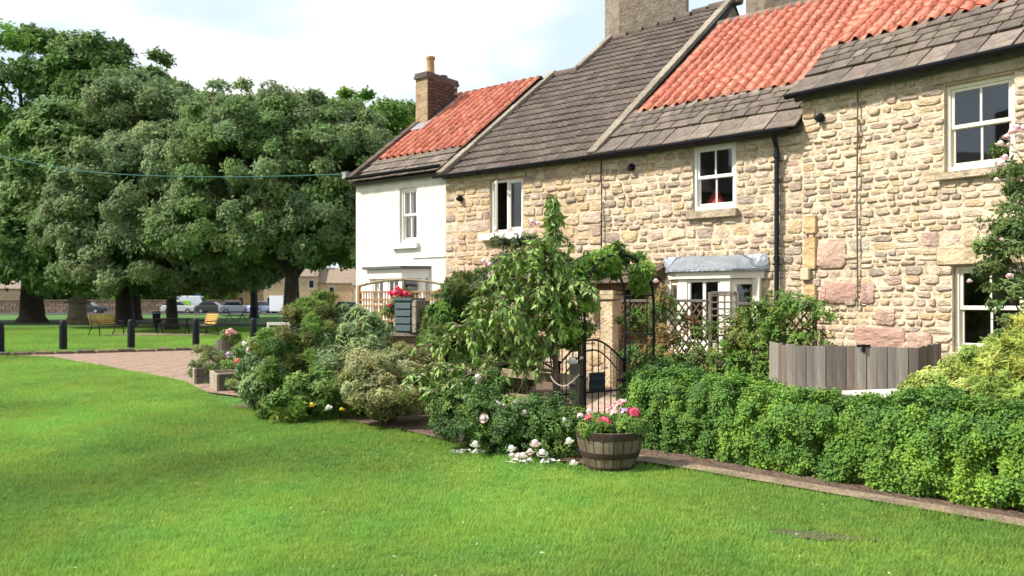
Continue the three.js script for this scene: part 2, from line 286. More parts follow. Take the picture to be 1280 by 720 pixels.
const pantile = tileGeo(0.262, 0.36, panProf, 0.011, 12), romanTile = tileGeo(0.33, 0.43, romanProf, 0.04, 12);
const clayTex = texture(512, (u, v) => { const a = fbm(u * 6, v * 6, 6, 5, 61), b = fbm(u * 50, v * 50, 50, 3, 62), k = 0.86 + 0.26 * (a - 0.5) + 0.26 * (b - 0.5), d = clamp((fbm(u * 9, v * 9, 9, 5, 63) - 0.6) * 4, 0, 0.45); return [lerp(k, 0.5, d), lerp(k, 0.5, d), lerp(k, 0.47, d)]; }, true, 0.9);
const tileMat = (r, g, b, t = clayTex) => [0, 1, 2, 3].map((i) => { const m = t.clone(); m.offset.set(i * 0.27, i * 0.41); m.needsUpdate = true; return std(lin(r, g, b), { map: m, roughness: 0.85 }); });
const redTiles = [...tileMat(0.76, 0.25, 0.15), ...tileMat(0.68, 0.20, 0.12), ...tileMat(0.80, 0.30, 0.19)], brownTiles = [...tileMat(0.18, 0.135, 0.115, mossTex), ...tileMat(0.15, 0.11, 0.096, mossTex), ...tileMat(0.205, 0.155, 0.13, mossTex)];
const slabMats = [stoneM(0.16, 0.13, 0.11), stoneM(0.195, 0.155, 0.13), stoneM(0.135, 0.11, 0.092), stoneM(0.18, 0.15, 0.115), stoneM(0.24, 0.195, 0.165)];
// rows of tiles on a slope; inside(x, q) says where; nearest 300 singly, the rest joined
function layTiles(roof, geo, mats, p, base, { q0, q1, x0, x1, cover, gauge, tilt, inside, lift = 0.07, name = 'tile', sag = 0 }) {
  const list = [], dq = gauge * Math.cos(p);
  for (let r = 0, q = q0 + dq * 0.5; q < q1; r++, q += dq) for (let x = x0(q) + cover / 2; x < x1(q); x += cover) if (!inside || inside(x, q)) list.push([x, q]);
  list.sort((a, b) => a[1] - b[1]);
  const rest = new Map();
  list.forEach(([x, q], i) => {
    const at = slope(p, base, x + rr(-0.004, 0.004), q + rr(-0.008, 0.008), lift + rr(-0.003, 0.004) + sag * (vnoise(x * 0.9, q * 0.9, 0, 5) - 0.5)), rot = new THREE.Euler(p - tilt + rr(-0.012, 0.012), rr(-0.015, 0.015), rr(-0.012, 0.012), 'XYZ'), m = pick(mats);
    if (i < 300) { const e = part(name, geo, m, roof); e.position.copy(at); e.rotation.copy(rot); } else { if (!rest.has(m)) rest.set(m, []); rest.get(m).push(geo.clone().applyMatrix4(new THREE.Matrix4().compose(at, new THREE.Quaternion().setFromEuler(rot), V(1, 1, 1)))); }
  });
  for (const [m, gs] of rest) { const e = part('upper_' + name + 's', mergeGeometries(gs), m, roof); e.userData.kind = 'stuff'; }
}
function laySlabs(roof, p, base, x0, x1, rows, rng) {   // stone slates: rows of [q at nose, length, width range]
  rows.forEach(([q, len, wr], r) => {
    for (let x = x0(q) + rr(-0.1, 0); x < x1(q);) {
      let w = rr(...wr); if (x1(q) - x - w < 0.15) w = x1(q) - x;
      const e = part('stone_slate', join([soft(Math.max(0.1, w - 0.014), 0.035, len, 0.012)]), pick(slabMats), roof), mid = q + len / 2 * Math.cos(p);
      e.position.copy(slope(p, base, x + w / 2, mid, 0.075 + r * 0.006 + rr(-0.006, 0.01))); e.rotation.set(p - 0.07 + rr(-0.015, 0.015), rr(-0.012, 0.012), rr(-0.02, 0.02)); x += w;
    }
  });
}
function gutter(house, x0, x1, y, z, r = 0.065) {
  const s = new THREE.Shape(); s.absarc(0, 0, r, Math.PI, 2 * Math.PI); s.lineTo(r * 0.8, 0); s.absarc(0, 0, r * 0.8, 2 * Math.PI, Math.PI, true); s.closePath();
  const g = new THREE.ExtrudeGeometry(s, { depth: x1 - x0, bevelEnabled: false, curveSegments: 8 }).rotateY(Math.PI / 2).translate(x0, y, z), list = [g];
  const gm = part('gutter', list, M.black, house);
  for (let x = x0 + 0.4; x < x1; x += 0.9) part('gutter_bracket', [box(0.03, 0.09, 0.1, x, y - 0.03, z - 0.03)], M.black, gm);
}
// ================================================================ WINDOWS
function pane(parent, x0, x1, y0, y1, z) { const m = part('pane', new THREE.PlaneGeometry(x1 - x0, y1 - y0), M.glass, parent); m.position.set((x0 + x1) / 2, (y0 + y1) / 2, z); return m; }
function barFrame(x0, x1, y0, y1, z, wid, dep) { return [span(x0, x0 + wid, y0, y1, z - dep, z, 0.006), span(x1 - wid, x1, y0, y1, z - dep, z, 0.006), span(x0 + wid, x1 - wid, y1 - wid, y1, z - dep, z - 0.002, 0.006), span(x0 + wid, x1 - wid, y0, y0 + wid * 1.25, z - dep, z - 0.002, 0.006)]; }
function sash(house, x0, x1, y0, y1, z, mat, o = {}) {   // vertical sliding sash, two panes over two
  const f = 0.055, w = part('window', barFrame(x0, x1, y0, y1, z, f, 0.1), mat, house), mid = (y0 + y1) / 2 + 0.01, cx = (x0 + x1) / 2, b = o.bars ?? 1;
  for (const [nm, a, c, zz] of [['upper_sash', mid - 0.02, y1 - f, z - 0.025], ['lower_sash', y0 + f * 1.2, mid + 0.02, z - 0.06]]) {
    const L = x0 + f, Rr = x1 - f, t = 0.045, gs = barFrame(L, Rr, a, c, zz, t, 0.034);
    if (b) gs.push(span(cx - 0.013, cx + 0.013, a + t, c - t, zz - 0.03, zz - 0.004));
    part(nm, gs, mat, w);
    const ya = a + t * 1.25, yb = c - t;
    if (b) { pane(w, L + t, cx - 0.013, ya, yb, zz - 0.018); pane(w, cx + 0.013, Rr - t, ya, yb, zz - 0.018); } else pane(w, L + t, Rr - t, ya, yb, zz - 0.018);
  }
  if (o.curtain) for (const s of [0, 1]) {
    const g = new THREE.PlaneGeometry((x1 - x0) * o.curtain, y1 - y0 - 0.1, 24, 1), p = g.attributes.position; for (let i = 0; i < p.count; i++) p.setZ(i, Math.sin(p.getX(i) * 70) * 0.025); g.computeVertexNormals();
    const e = part('curtain', g, M.curtain, w); e.position.set(s ? x1 - (x1 - x0) * o.curtain / 2 - 0.03 : x0 + (x1 - x0) * o.curtain / 2 + 0.03, (y0 + y1) / 2, z - 0.22);
  }
  return w;
}
function shell(house, L, H, p, base, ridge, back, th = 0.25) {   // side walls, back wall, floors: the closed body behind a facade
  const t = Math.tan(p), bz = -ridge * 2, gable = [[-0.3, 0], [bz, 0], [bz, base - 0.02], [-ridge, base + ridge * t - 0.05], [-0.3, base - 0.02 + 0.3 * t - 0.05]];
  const b = part('house_shell', [prism(gable, 0.004, th), prism(gable, L - th, L - 0.004), span(th, L - th, 0, base - 0.05, bz, bz + th)], back, house);
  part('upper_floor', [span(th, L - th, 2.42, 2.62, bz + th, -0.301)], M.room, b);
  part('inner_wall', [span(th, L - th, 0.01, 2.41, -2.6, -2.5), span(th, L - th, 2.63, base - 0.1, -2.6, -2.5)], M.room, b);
}
function vent(house, x, y, tilt = 0) {   // small black wall vent with a hood
  const v = part('wall_vent', [put(new THREE.CylinderGeometry(0.035, 0.075, 0.12, 12), x, y, 0.09, Math.PI / 2 + 0.25, 0, tilt), box(0.11, 0.11, 0.03, x, y, 0.045)], M.black, house); return v;
}
function chimney(house, plan, y0, y1, mat, capMat) {   // plan: polygon of [x, z]
  const c = part('chimney', [column(plan, y0, y1)], mat, house), mx = plan.reduce((s, p) => s + p[0], 0) / plan.length, mz = plan.reduce((s, p) => s + p[1], 0) / plan.length;
  const grow = (k) => plan.map(([x, z]) => { const d = Math.hypot(x - mx, z - mz); return [x + (x - mx) / d * k, z + (z - mz) / d * k]; });
  part('chimney_cap', [column(grow(0.06), y1, y1 + 0.08), column(grow(0.03), y1 + 0.08, y1 + 0.16)], capMat, c); return { c, mx, mz };
}
const potGeo = () => { const pts = [[0.10, 0], [0.125, 0.02], [0.115, 0.08], [0.105, 0.3], [0.10, 0.46], [0.125, 0.47], [0.13, 0.54], [0.105, 0.55], [0.09, 0.5], [0.085, 0.05]].map(([x, y]) => new THREE.Vector2(x, y)); return new THREE.LatheGeometry(pts, 16); };
function house(name, label, O, L, alpha) { return thing(name, label, 'cottage', [O[0], 0, O[1]], rad(alpha - 90), 'cottages in the terrace'); }

// ---------------------------------------------------------------- white rendered cottage at the far end
{
  seed(101);
  const L = 3.041, p = rad(37), base = 4.62, ridge = 3.6, h = house('cottage', 'white rendered end cottage with red pantiles and small brick chimney', [-3.902, 20.009], L, 52);
  const win = [1.55, 2.13, 2.97, 4.27], H = 4.6, bayHole = [0.85, 2.15, 0.7, 2.2];
  const wall = part('front_wall', [frontWall(L, H, [win, bayHole])], M.render, h);
  part('render_band', [span(2.0, 3.03, 2.60, 2.63, 0.002, 0.03)], M.white, wall);
  shell(h, L, H, p, base, ridge, M.render);
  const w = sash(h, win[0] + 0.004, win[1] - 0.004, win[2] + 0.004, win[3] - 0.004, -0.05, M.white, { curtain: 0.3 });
  part('sill', [span(1.34, 2.2, 2.83, 2.965, -0.04, 0.09, 0.012)], M.white, w);
  // canted bay with a flat dark lead hood
  const front = 0.42, bx0 = 0.98, bx1 = 2.05, bay = part('bay_window', [column([[0.56, 0.005], [2.46, 0.005], [bx1, front], [bx0, front]], 0.005, 0.95)], M.white, h);
  const post = (x, z) => span(x - 0.06, x + 0.06, 0.95, 2.12, z - 0.07, z + 0.03);
  part('bay_pilaster', [post(bx0 + 0.03, front - 0.04), post(bx1 - 0.03, front - 0.04), post(1.515, front - 0.04), post(0.62, 0.1), post(2.40, 0.1)], M.white, bay);
  part('bay_cornice', [column([[0.50, 0.006], [2.52, 0.006], [bx1 + 0.05, front + 0.05], [bx0 - 0.05, front + 0.05]], 2.12, 2.34), ...Array.from({ length: 18 }, (_, i) => box(0.028, 0.04, 0.03, bx0 + 0.02 + i * 0.062, 2.29, front + 0.062))], M.white, bay);
  part('bay_roof', [column([[0.42, 0.007], [2.60, 0.007], [bx1 + 0.12, front + 0.14], [bx0 - 0.12, front + 0.14]], 2.345, 2.40)], M.darkLead, bay);
  for (const [a, b] of [[bx0 + 0.09, 1.455], [1.575, bx1 - 0.09]]) { part('bay_sash', [...barFrame(a, b, 0.96, 2.11, front - 0.03, 0.05, 0.04), span(a + 0.05, b - 0.05, 1.5, 1.54, front - 0.07, front - 0.035), span((a + b) / 2 - 0.012, (a + b) / 2 + 0.012, 1.02, 2.06, front - 0.066, front - 0.037)], M.white, bay); pane(bay, a + 0.04, b - 0.04, 1, 2.08, front - 0.05); }
  for (const s of [0, 1]) { const a = s ? [bx1, front] : [0.56, 0], b = s ? [2.46, 0] : [bx0, front], g = part('pane', new THREE.PlaneGeometry(0.5, 1.15), M.glass, bay); g.position.set((a[0] + b[0]) / 2, 1.53, (a[1] + b[1]) / 2); g.rotation.y = s ? rad(45) : rad(-45); }
  // roof
  const deck = part('roof', [slab(slope(p, base, -0.02, -0.16), slope(p, base, L, -0.16), slope(p, base, L, ridge), slope(p, base, -0.02, ridge), 0.08), slab(slope(p, base, L, ridge - 0.001), V(L, base - 0.1, -ridge * 2), V(-0.02, base - 0.1, -ridge * 2), slope(p, base, -0.02, ridge - 0.001), 0.08)], M.dark, h);
  laySlabs(deck, p, base, () => 0.0, () => L, [[-0.2, 0.55, [0.35, 0.6]], [0.14, 0.5, [0.35, 0.6]], [0.42, 0.45, [0.35, 0.6]]]);
  layTiles(deck, pantile, redTiles, p, base, { q0: 0.64, q1: ridge - 0.05, x0: () => 0.12, x1: () => L - 0.06, cover: 0.245, gauge: 0.29, tilt: 0.034, lift: 0.1, name: 'pantile', sag: 0.03 });
  const rg = join([put(new THREE.CylinderGeometry(0.13, 0.13, 0.44, 10, 1, false, 0, Math.PI), 0, 0, 0, 0, 0, Math.PI / 2)]);
  for (let x = 0.45; x < L; x += 0.45) { const e = part('ridge_tile', rg, pick(brownTiles), deck); e.position.copy(slope(p, base, x + 0.2, ridge, 0.03)); e.rotation.set(Math.PI / 2 * 0, 0, rr(-0.01, 0.01)); e.rotation.x = -Math.PI / 2; }
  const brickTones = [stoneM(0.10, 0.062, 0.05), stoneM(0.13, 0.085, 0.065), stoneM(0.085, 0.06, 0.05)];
  for (let q = -0.15; q < ridge - 0.2; q += 0.3) { const e = part('verge_coping', join([soft(0.2, 0.12, 0.36, 0.02)]), pick(brickTones), deck); e.position.copy(slope(p, base, 0.03, q + 0.14, 0.14)); e.rotation.x = p; }
  gutter(h, -0.1, L - 0.02, 4.66, 0.22);
  part('gutter_end', [box(0.14, 0.16, 0.14, -0.14, 4.72, 0.2)], M.lead, h);
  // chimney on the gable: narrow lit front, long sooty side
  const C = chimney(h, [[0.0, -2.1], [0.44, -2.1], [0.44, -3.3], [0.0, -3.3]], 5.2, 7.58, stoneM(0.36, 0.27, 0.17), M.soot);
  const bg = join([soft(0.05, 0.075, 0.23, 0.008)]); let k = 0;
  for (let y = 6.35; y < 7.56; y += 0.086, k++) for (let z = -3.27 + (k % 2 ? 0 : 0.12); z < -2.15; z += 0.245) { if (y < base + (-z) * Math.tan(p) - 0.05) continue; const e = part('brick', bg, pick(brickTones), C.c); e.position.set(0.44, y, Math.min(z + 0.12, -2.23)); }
  const pot = part('chimney_pot', [potGeo().translate(0.22, 7.70, -2.45)], M.clayPot, C.c); pot.scale.set(1, 1, 1);
  part('flue_stub', [cyl(0.14, 0.12, 0.12, 0.22, 7.78, -2.95)], M.soot, C.c);
  part('flashing', [slab(slope(p, base, 0.42, 1.85, 0.16), slope(p, base, 0.6, 1.85, 0.16), slope(p, base, 0.56, 3.2, 0.16), slope(p, base, 0.42, 3.2, 0.16), 0.02), slab(slope(p, base, 0.1, 1.84, 0.165), slope(p, base, 0.55, 1.84, 0.165), slope(p, base, 0.55, 2.15, 0.165), slope(p, base, 0.1, 2.15, 0.165), 0.02)], M.lead, C.c);
}
// ---------------------------------------------------------------- stone cottage with the brown tiled roof
{
  seed(102);
  const L = 4.127, p = rad(36.5), base = 4.5, H = 4.46, h = house('cottage', 'stone cottage with tall brown tiled roof and open casement window', [-1.505, 18.137], L, 52);
  const win = [1.29, 2.19, 3.06, 4.2], wall = part('front_wall', [frontWall(L, H, [win])], M.mortar, h);
  layStones(wall, L, H, [[win[0] - 0.0, win[1] + 0.0, win[2] - 0.2, win[3] + 0.02]], { rows: [0.10, 0.20], widths: [0.14, 0.36], joint: 0.02, tone: [4, 3.6, 2.6, 1.3], seen: 1.9, s: 2, proud: -0.003, bigRow: 0.12 });
  shell(h, L, H, p, base, 4.15, M.greyStone);
  // open casement: fixed right light, left leaf swung out
  const w = part('window', [...barFrame(win[0] + 0.004, win[1] - 0.004, win[2] + 0.004, win[3] - 0.004, -0.06, 0.05, 0.08), span(1.73, 1.78, win[2] + 0.05, win[3] - 0.05, -0.135, -0.062)], M.white, h);
  part('fixed_light', barFrame(1.785, 2.135, 3.13, 4.145, -0.07, 0.03, 0.04), M.white, w); pane(w, 1.81, 2.11, 3.16, 4.12, -0.09);
  const leaf = part('casement_leaf', barFrame(0, 0.41, 3.12, 4.15, 0, 0.045, 0.04), M.white, w); leaf.position.set(1.345, 0, -0.05); leaf.rotation.y = rad(-42); pane(leaf, 0.04, 0.37, 3.16, 4.11, -0.02).name = 'leaf_pane';
  part('sill', [span(1.1, 2.28, 2.90, 3.05, -0.06, 0.15, 0.012)], M.white, w);
  part('timber_lintel', [span(1.14, 2.3, 4.215, 4.3, -0.02, 0.045, 0.01)], M.sill, w);
  // roof: one plane, lower at the left, rising to a higher ridge at the right
  const top = (x) => x < 0.78 ? 4.15 : 5.75 + (x - 0.78) * 0.24, S = (x, q, l = 0) => slope(p, base, x, q, l), low = -0.14;
  const deck = part('roof', [slab(S(0, low), S(L, low), S(L, 4.15), S(0, 4.15), 0.08), slab(S(0.78, 4.151), S(L, 4.151), S(L, top(L)), S(0.78, top(0.8)), 0.08),
    slab(S(0.78, 4.15), V(0.78, base, -8.3), V(0, base, -8.3), S(0, 4.15), 0.08), slab(S(L, top(L) - 0.001), V(L, base, -12.8), V(0.78, base, -12.0), S(0.78, top(0.8) - 0.001), 0.08)], M.dark, h);
  layTiles(deck, romanTile, brownTiles, p, base, { q0: low - 0.04, q1: 6.6, x0: () => 0.17, x1: () => L - 0.15, cover: 0.30, gauge: 0.345, tilt: 0.10, lift: 0.06, name: 'roof_tile', inside: (x, q) => q < top(x) - 0.08, sag: 0.04 });
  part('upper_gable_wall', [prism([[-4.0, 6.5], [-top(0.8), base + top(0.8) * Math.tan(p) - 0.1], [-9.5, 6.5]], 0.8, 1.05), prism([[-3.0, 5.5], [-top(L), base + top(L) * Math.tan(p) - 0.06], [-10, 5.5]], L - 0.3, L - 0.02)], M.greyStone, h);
  const coping = (x, q0, q1, wdt) => { for (let q = q0; q < q1; q += 0.55) { const e = part('verge_coping', join([soft(wdt, 0.11, 0.7, 0.02)]), pick([M.greyStone, stoneM(0.26, 0.22, 0.17), stoneM(0.34, 0.3, 0.24)]), deck); e.position.copy(S(x, Math.min(q + 0.27, q1 - 0.2), 0.11)); e.rotation.x = p + rr(-0.01, 0.01); } };
  coping(0.08, -0.2, 4.15, 0.2); coping(0.87, 4.2, 5.75, 0.16); coping(L - 0.06, -0.2, top(L), 0.2);
  for (let x = 0.12; x < 0.75; x += 0.4) { const e = part('ridge_tile', join([cyl(0.12, 0.12, 0.4, 0, 0, 0, 10, 0, 0, Math.PI / 2)]), pick(brownTiles), deck); e.position.copy(S(x + 0.18, 4.12, 0.03)); }
  for (let x = 1.0; x < L; x += 0.42) { const e = part('ridge_tile', join([cyl(0.12, 0.12, 0.42, 0, 0, 0, 10, 0, 0, Math.PI / 2)]), pick(brownTiles), deck); e.position.copy(S(x + 0.18, top(x + 0.18) - 0.03, 0.03)); }
  gutter(h, -0.15, L + 0.03, 4.41, 0.24, 0.06); vent(h, 0.48, 3.87);
  // broad chimney stack on the upper ridge; plan in this house's frame
  const loc = (X, D) => { const v = V(X, 0, -D).sub(h.position).applyAxisAngle(UP, -h.rotation.y); return [v.x, v.z]; };
  const C = chimney(h, [loc(2.62, 22.55), loc(2.95, 22.02), loc(4.70, 21.62), loc(4.95, 22.4), loc(3.0, 22.9)], 7.4, 11.2, stoneM(0.25, 0.205, 0.165), M.soot);
  part('chimney_pot', [potGeo().translate(C.mx, 11.36, C.mz)], M.clayPot, C.c);
  const C2 = chimney(h, [loc(6.2, 21.2), loc(6.55, 20.75), loc(7.6, 20.5), loc(7.9, 21.2)], 7.0, 11.0, stoneM(0.22, 0.18, 0.14), M.soot);
  part('chimney_pot', [potGeo().translate(C2.mx, 11.16, C2.mz)], M.clayPot, C2.c);
}
// ---------------------------------------------------------------- stone cottage with the canted bay
{
  seed(103);
  const L = 3.943, p = rad(37), base = 4.5, ridge = 4.85, H = 4.46, h = house('cottage', 'stone cottage with red pantiles above stone slates and cream bay window', [1.747, 15.596], L, 49);
  const win = [1.97, 2.79, 3.2, 4.35], bayHole = [1.75, 3.05, 0.8, 1.95], door = [0.15, 1.0, 0, 1.95], wall = part('front_wall', [frontWall(L, H, [win, bayHole, door])], M.mortarPale, h);
  layStones(wall, L, H, [[win[0], win[1], 3.03, win[3] + 0.02], [1.5, 3.3, 0.3, 2.2], door], { rows: [0.08, 0.16], widths: [0.13, 0.36], joint: 0.018, tone: [5, 1.4, 3.6, 1.3], seen: 1.5, s: 3, proud: -0.003 });
  shell(h, L, H, p, base, ridge, M.greyStone);
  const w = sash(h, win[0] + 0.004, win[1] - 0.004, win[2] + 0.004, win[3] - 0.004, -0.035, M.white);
  part('sill', [span(1.87, 2.84, 3.05, 3.19, -0.03, 0.1, 0.012)], M.sill, w);
  part('lampshade', [new THREE.ConeGeometry(0.2, 0.34, 20, 1, true).translate(2.2, 3.5, -0.45)], std(lin(0.35, 0.03, 0.02)), w);
  part('door', [span(0.17, 0.98, 0.02, 1.93, -0.2, -0.14, 0.01)], std(lin(0.05, 0.045, 0.04)), h);
  // canted bay with a sheet lead roof
  const z1 = 0.41, a0 = 1.50, a1 = 3.28, f0 = 1.91, f1 = 2.87, bay = part('bay_window', [column([[a0, 0.05], [a1, 0.05], [f1, z1], [f0, z1]], 0.01, 0.85)], M.cream, h);
  const corner = (x, z) => span(x - 0.09, x + 0.09, 0.85, 1.98, z - 0.12, z + 0.0, 0.01);
  part('bay_post', [corner(f0 + 0.08, z1), corner(f1 - 0.08, z1), span(a0, a0 + 0.12, 0.85, 1.98, 0.06, 0.16), span(a1 - 0.12, a1, 0.85, 1.98, 0.06, 0.16)], M.cream, bay);
  part('bay_fascia', [column([[a0 - 0.05, 0.06], [a1 + 0.05, 0.06], [f1 + 0.03, z1 + 0.05], [f0 - 0.03, z1 + 0.05]], 1.98, 2.10)], M.cream, bay);
  part('bay_casement', [...barFrame(f0 + 0.17, f1 - 0.17, 0.86, 1.97, z1 - 0.02, 0.05, 0.05), span(2.365, 2.415, 0.9, 1.93, z1 - 0.07, z1 - 0.03)], M.white, bay);
  pane(bay, f0 + 0.2, 2.37, 0.9, 1.94, z1 - 0.045); pane(bay, 2.41, f1 - 0.2, 0.9, 1.94, z1 - 0.045);
  for (const s of [0, 1]) { // canted side lights
    const A = s ? V(f1, 0, z1) : V(a0, 0, 0.06), B = s ? V(a1, 0, 0.06) : V(f0, 0, z1), len = A.distanceTo(B), g = new THREE.Group(); g.name = 'bay_side'; g.position.copy(A); g.rotation.y = Math.atan2(-(B.z - A.z), B.x - A.x); bay.add(g);
    part('side_casement', barFrame(0.04, len - 0.04, 0.86, 1.97, -0.02, 0.09, 0.05), M.cream, g); pane(g, 0.1, len - 0.1, 0.95, 1.9, -0.045);
  }
  { // lead roof: hipped sheet, rippled
    const rim = [[a0 - 0.12, 0.03], [f0 - 0.1, z1 + 0.12], [f1 + 0.1, z1 + 0.12], [a1 + 0.12, 0.03]], pos = [], n = 30, idx = [];
    for (let j = 0; j <= 6; j++) for (let i = 0; i <= n; i++) { const t = i / n * 3, k = Math.min(2, Math.floor(t)), f = t - k, ex = lerp(rim[k][0], rim[k + 1][0], f), ez = lerp(rim[k][1], rim[k + 1][1], f), v = j / 6; pos.push(lerp(ex, lerp(a0 - 0.1, a1 + 0.1, i / n), v), 2.13 + 0.26 * v + (vnoise(i * 0.7, j * 0.6, 0, 4) - 0.5) * 0.035, lerp(ez, 0.05, v)); }
    for (let j = 0; j < 6; j++) for (let i = 0; i < n; i++) { const a = j * (n + 1) + i; idx.push(a, a + 1, a + n + 1, a + 1, a + n + 2, a + n + 1); }
    const g = new THREE.BufferGeometry(); g.setAttribute('position', new THREE.Float32BufferAttribute(pos, 3)); g.setIndex(idx); g.computeVertexNormals();
    part('bay_roof', [g, column(rim, 2.105, 2.14)], M.lead, bay);
  }
  const ext = (q) => L + 0.16 * Math.max(0, q), S = (x, q, l = 0) => slope(p, base, x, q, l);
  const deck = part('roof', [slab(S(0, -0.16), S(L, -0.16), S(ext(ridge), ridge), S(0, ridge), 0.08), slab(S(ext(ridge), ridge - 0.001), V(ext(ridge), base, -ridge * 2), V(0, base, -ridge * 2), S(0, ridge - 0.001), 0.08)], M.dark, h);
  laySlabs(deck, p, base, () => 0.06, (q) => ext(q) - 0.01, [[-0.22, 0.78, [0.28, 0.55]], [0.32, 0.5, [0.22, 0.42]], [0.56, 0.42, [0.18, 0.36]], [0.76, 0.4, [0.16, 0.32]], [0.94, 0.4, [0.16, 0.3]]]);
  layTiles(deck, pantile, redTiles, p, base, { q0: 1.12, q1: ridge - 0.05, x0: () => 0.16, x1: (q) => ext(q), cover: 0.245, gauge: 0.29, tilt: 0.034, lift: 0.11, name: 'pantile', sag: 0.04 });
  for (let x = 0.1; x < ext(ridge); x += 0.42) { const e = part('ridge_tile', join([cyl(0.13, 0.13, 0.42, 0, 0, 0, 10, 0, 0, Math.PI / 2)]), pick(slabMats), deck); e.position.copy(S(x + 0.2, ridge - 0.02, 0.04)); }
  for (let x = 0.2; x < L; x += 0.245) part('mortar_fillet', [soft(0.235, 0.05, 0.1, 0.02, ...S(x, 1.1, 0.1).toArray(), p, rr(-0.05, 0.05), 0)], M.greyStone, deck);
  gutter(h, -0.02, L - 0.12, 4.40, 0.27);
  part('downpipe', [tube([V(3.55, 4.37, 0.27), V(3.55, 4.28, 0.22), V(3.55, 4.14, 0.1), V(3.55, 3.95, 0.09), V(3.55, 2.5, 0.09), V(3.55, 0.15, 0.09)], 0.042, 40, 8), cyl(0.052, 0.052, 0.08, 3.55, 4.0, 0.09), cyl(0.052, 0.052, 0.08, 3.55, 2.3, 0.09), box(0.14, 0.03, 0.05, 3.55, 3.9, 0.07), box(0.14, 0.03, 0.05, 3.55, 2.2, 0.07)], M.black, h);
  vent(h, 0.71, 4.11);
  part('cable', [tube([V(0.06, 4.4, 0.08), V(0.03, 4.2, 0.06), V(0.05, 3.6, 0.065), V(0.04, 2.4, 0.065)], 0.012, 30, 5)], M.black, h);
}
// ---------------------------------------------------------------- nearest stone cottage at the right
{
  seed(104);
  const L = 5.637, p = rad(37), base = 5.0, ridge = 4.85, H = 4.92, h = house('cottage', 'nearest stone cottage with raised eaves and cream sash windows', [4.722, 13.009], L, 40);
  const win = [2.18, 3.07, 3.42, 4.65], win2 = [2.29, 3.2, 0.88, 2.09], wall = part('front_wall', [frontWall(L, H, [win, win2])], M.mortarPale, h);
  layStones(wall, L, H, [[win[0], win[1], 3.29, 4.7], [win2[0] - 0.0, win2[1], win2[2] - 0.14, 2.10], [2.09, 3.45, 2.10, 2.35], [2.02, 3.2, 4.7, 4.85]], { rows: [0.07, 0.14], widths: [0.12, 0.34], joint: 0.018, tone: [7, 1, 2.4, 1.1], seen: 0.95, s: 4, proud: -0.003 });
  shell(h, L, H, p, base, ridge, M.greyStone);
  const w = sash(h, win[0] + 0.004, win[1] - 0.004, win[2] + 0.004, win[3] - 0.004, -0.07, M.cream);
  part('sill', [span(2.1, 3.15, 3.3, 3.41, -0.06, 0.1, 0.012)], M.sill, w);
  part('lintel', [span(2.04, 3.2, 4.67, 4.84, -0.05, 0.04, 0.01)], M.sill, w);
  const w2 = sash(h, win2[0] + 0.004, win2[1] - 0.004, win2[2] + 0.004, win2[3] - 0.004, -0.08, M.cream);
  part('sill', [span(2.2, 3.3, 0.76, 0.87, -0.06, 0.1, 0.012)], M.sill, w2);
  part('lintel', [span(2.09, 3.45, 2.105, 2.345, -0.05, 0.045, 0.012)], M.ashlar, w2);
  part('fascia', [span(0.02, L, 4.70 + 0.16, 4.99, 0.03, 0.13)], std(lin(0.20, 0.17, 0.075), { map: speck }), h);
  const ochre = stoneM(0.58, 0.41, 0.22); for (const g of [soft(0.2, 0.52, 0.1, 0.02, 0.16, 2.36, 0.01), soft(0.19, 0.3, 0.1, 0.02, 0.17, 2.82, 0.01), soft(0.2, 0.24, 0.1, 0.02, 0.16, 1.75, 0.012)]) part('corner_stone', [g], ochre, wall);
  for (const [x, y, ww, hh, m] of [[0.62, 1.72, 0.62, 0.34, 0], [1.08, 1.72, 0.24, 0.34, 1], [1.25, 1.02, 0.8, 0.36, 0], [1.35, 1.36, 0.3, 0.26, 2], [0.5, 2.32, 0.5, 0.44, 2], [1.85, 1.0, 0.35, 0.3, 2]]) { const e = part('large_stone', pick(dressed), [stoneM(0.43, 0.275, 0.225), stoneM(0.46, 0.31, 0.26), stoneM(0.50, 0.35, 0.28)][m], wall); e.position.set(x, y, 0.006); e.scale.set(ww, hh, 0.07); }
  const S = (x, q, l = 0) => slope(p, base, x, q, l);
  const deck = part('roof', [slab(S(-0.06, -0.16), S(L, -0.16), S(L, ridge), S(-0.06, ridge), 0.08), slab(S(L, ridge - 0.001), V(L, base, -ridge * 2), V(-0.06, base, -ridge * 2), S(-0.06, ridge - 0.001), 0.08)], M.dark, h);
  laySlabs(deck, p, base, () => -0.1, () => L, [[-0.22, 0.78, [0.3, 0.6]], [0.32, 0.5, [0.25, 0.46]], [0.58, 0.45, [0.2, 0.4]], [0.8, 0.42, [0.18, 0.36]], [1.0, 0.42, [0.18, 0.34]]]);
  layTiles(deck, pantile, redTiles, p, base, { q0: 1.2, q1: ridge - 0.05, x0: () => -0.1, x1: () => L, cover: 0.245, gauge: 0.29, tilt: 0.034, lift: 0.11, name: 'pantile', inside: (x) => x < 4.2, sag: 0.04 });
  for (let x = 0.1; x < 4.2; x += 0.42) { const e = part('ridge_tile', join([cyl(0.13, 0.13, 0.42, 0, 0, 0, 10, 0, 0, Math.PI / 2)]), pick(slabMats), deck); e.position.copy(S(x + 0.2, ridge - 0.02, 0.04)); }
  gutter(h, -0.16, L, 4.93, 0.24, 0.07); vent(h, 0.33, 4.5, 0.1);
  part('cable', [tube([V(0.95, 4.86, 0.05), V(0.955, 4.2, 0.065), V(0.945, 3.3, 0.065), V(0.95, 2.5, 0.065), V(0.96, 1.5, 0.065)], 0.013, 30, 5)], std(lin(0.10, 0.08, 0.06)), h);
  part('alarm_box', [soft(0.15, 0.2, 0.08, 0.02, 0.1, 2.03, 0.08)], std(lin(0.50, 0.43, 0.28)), h);
}

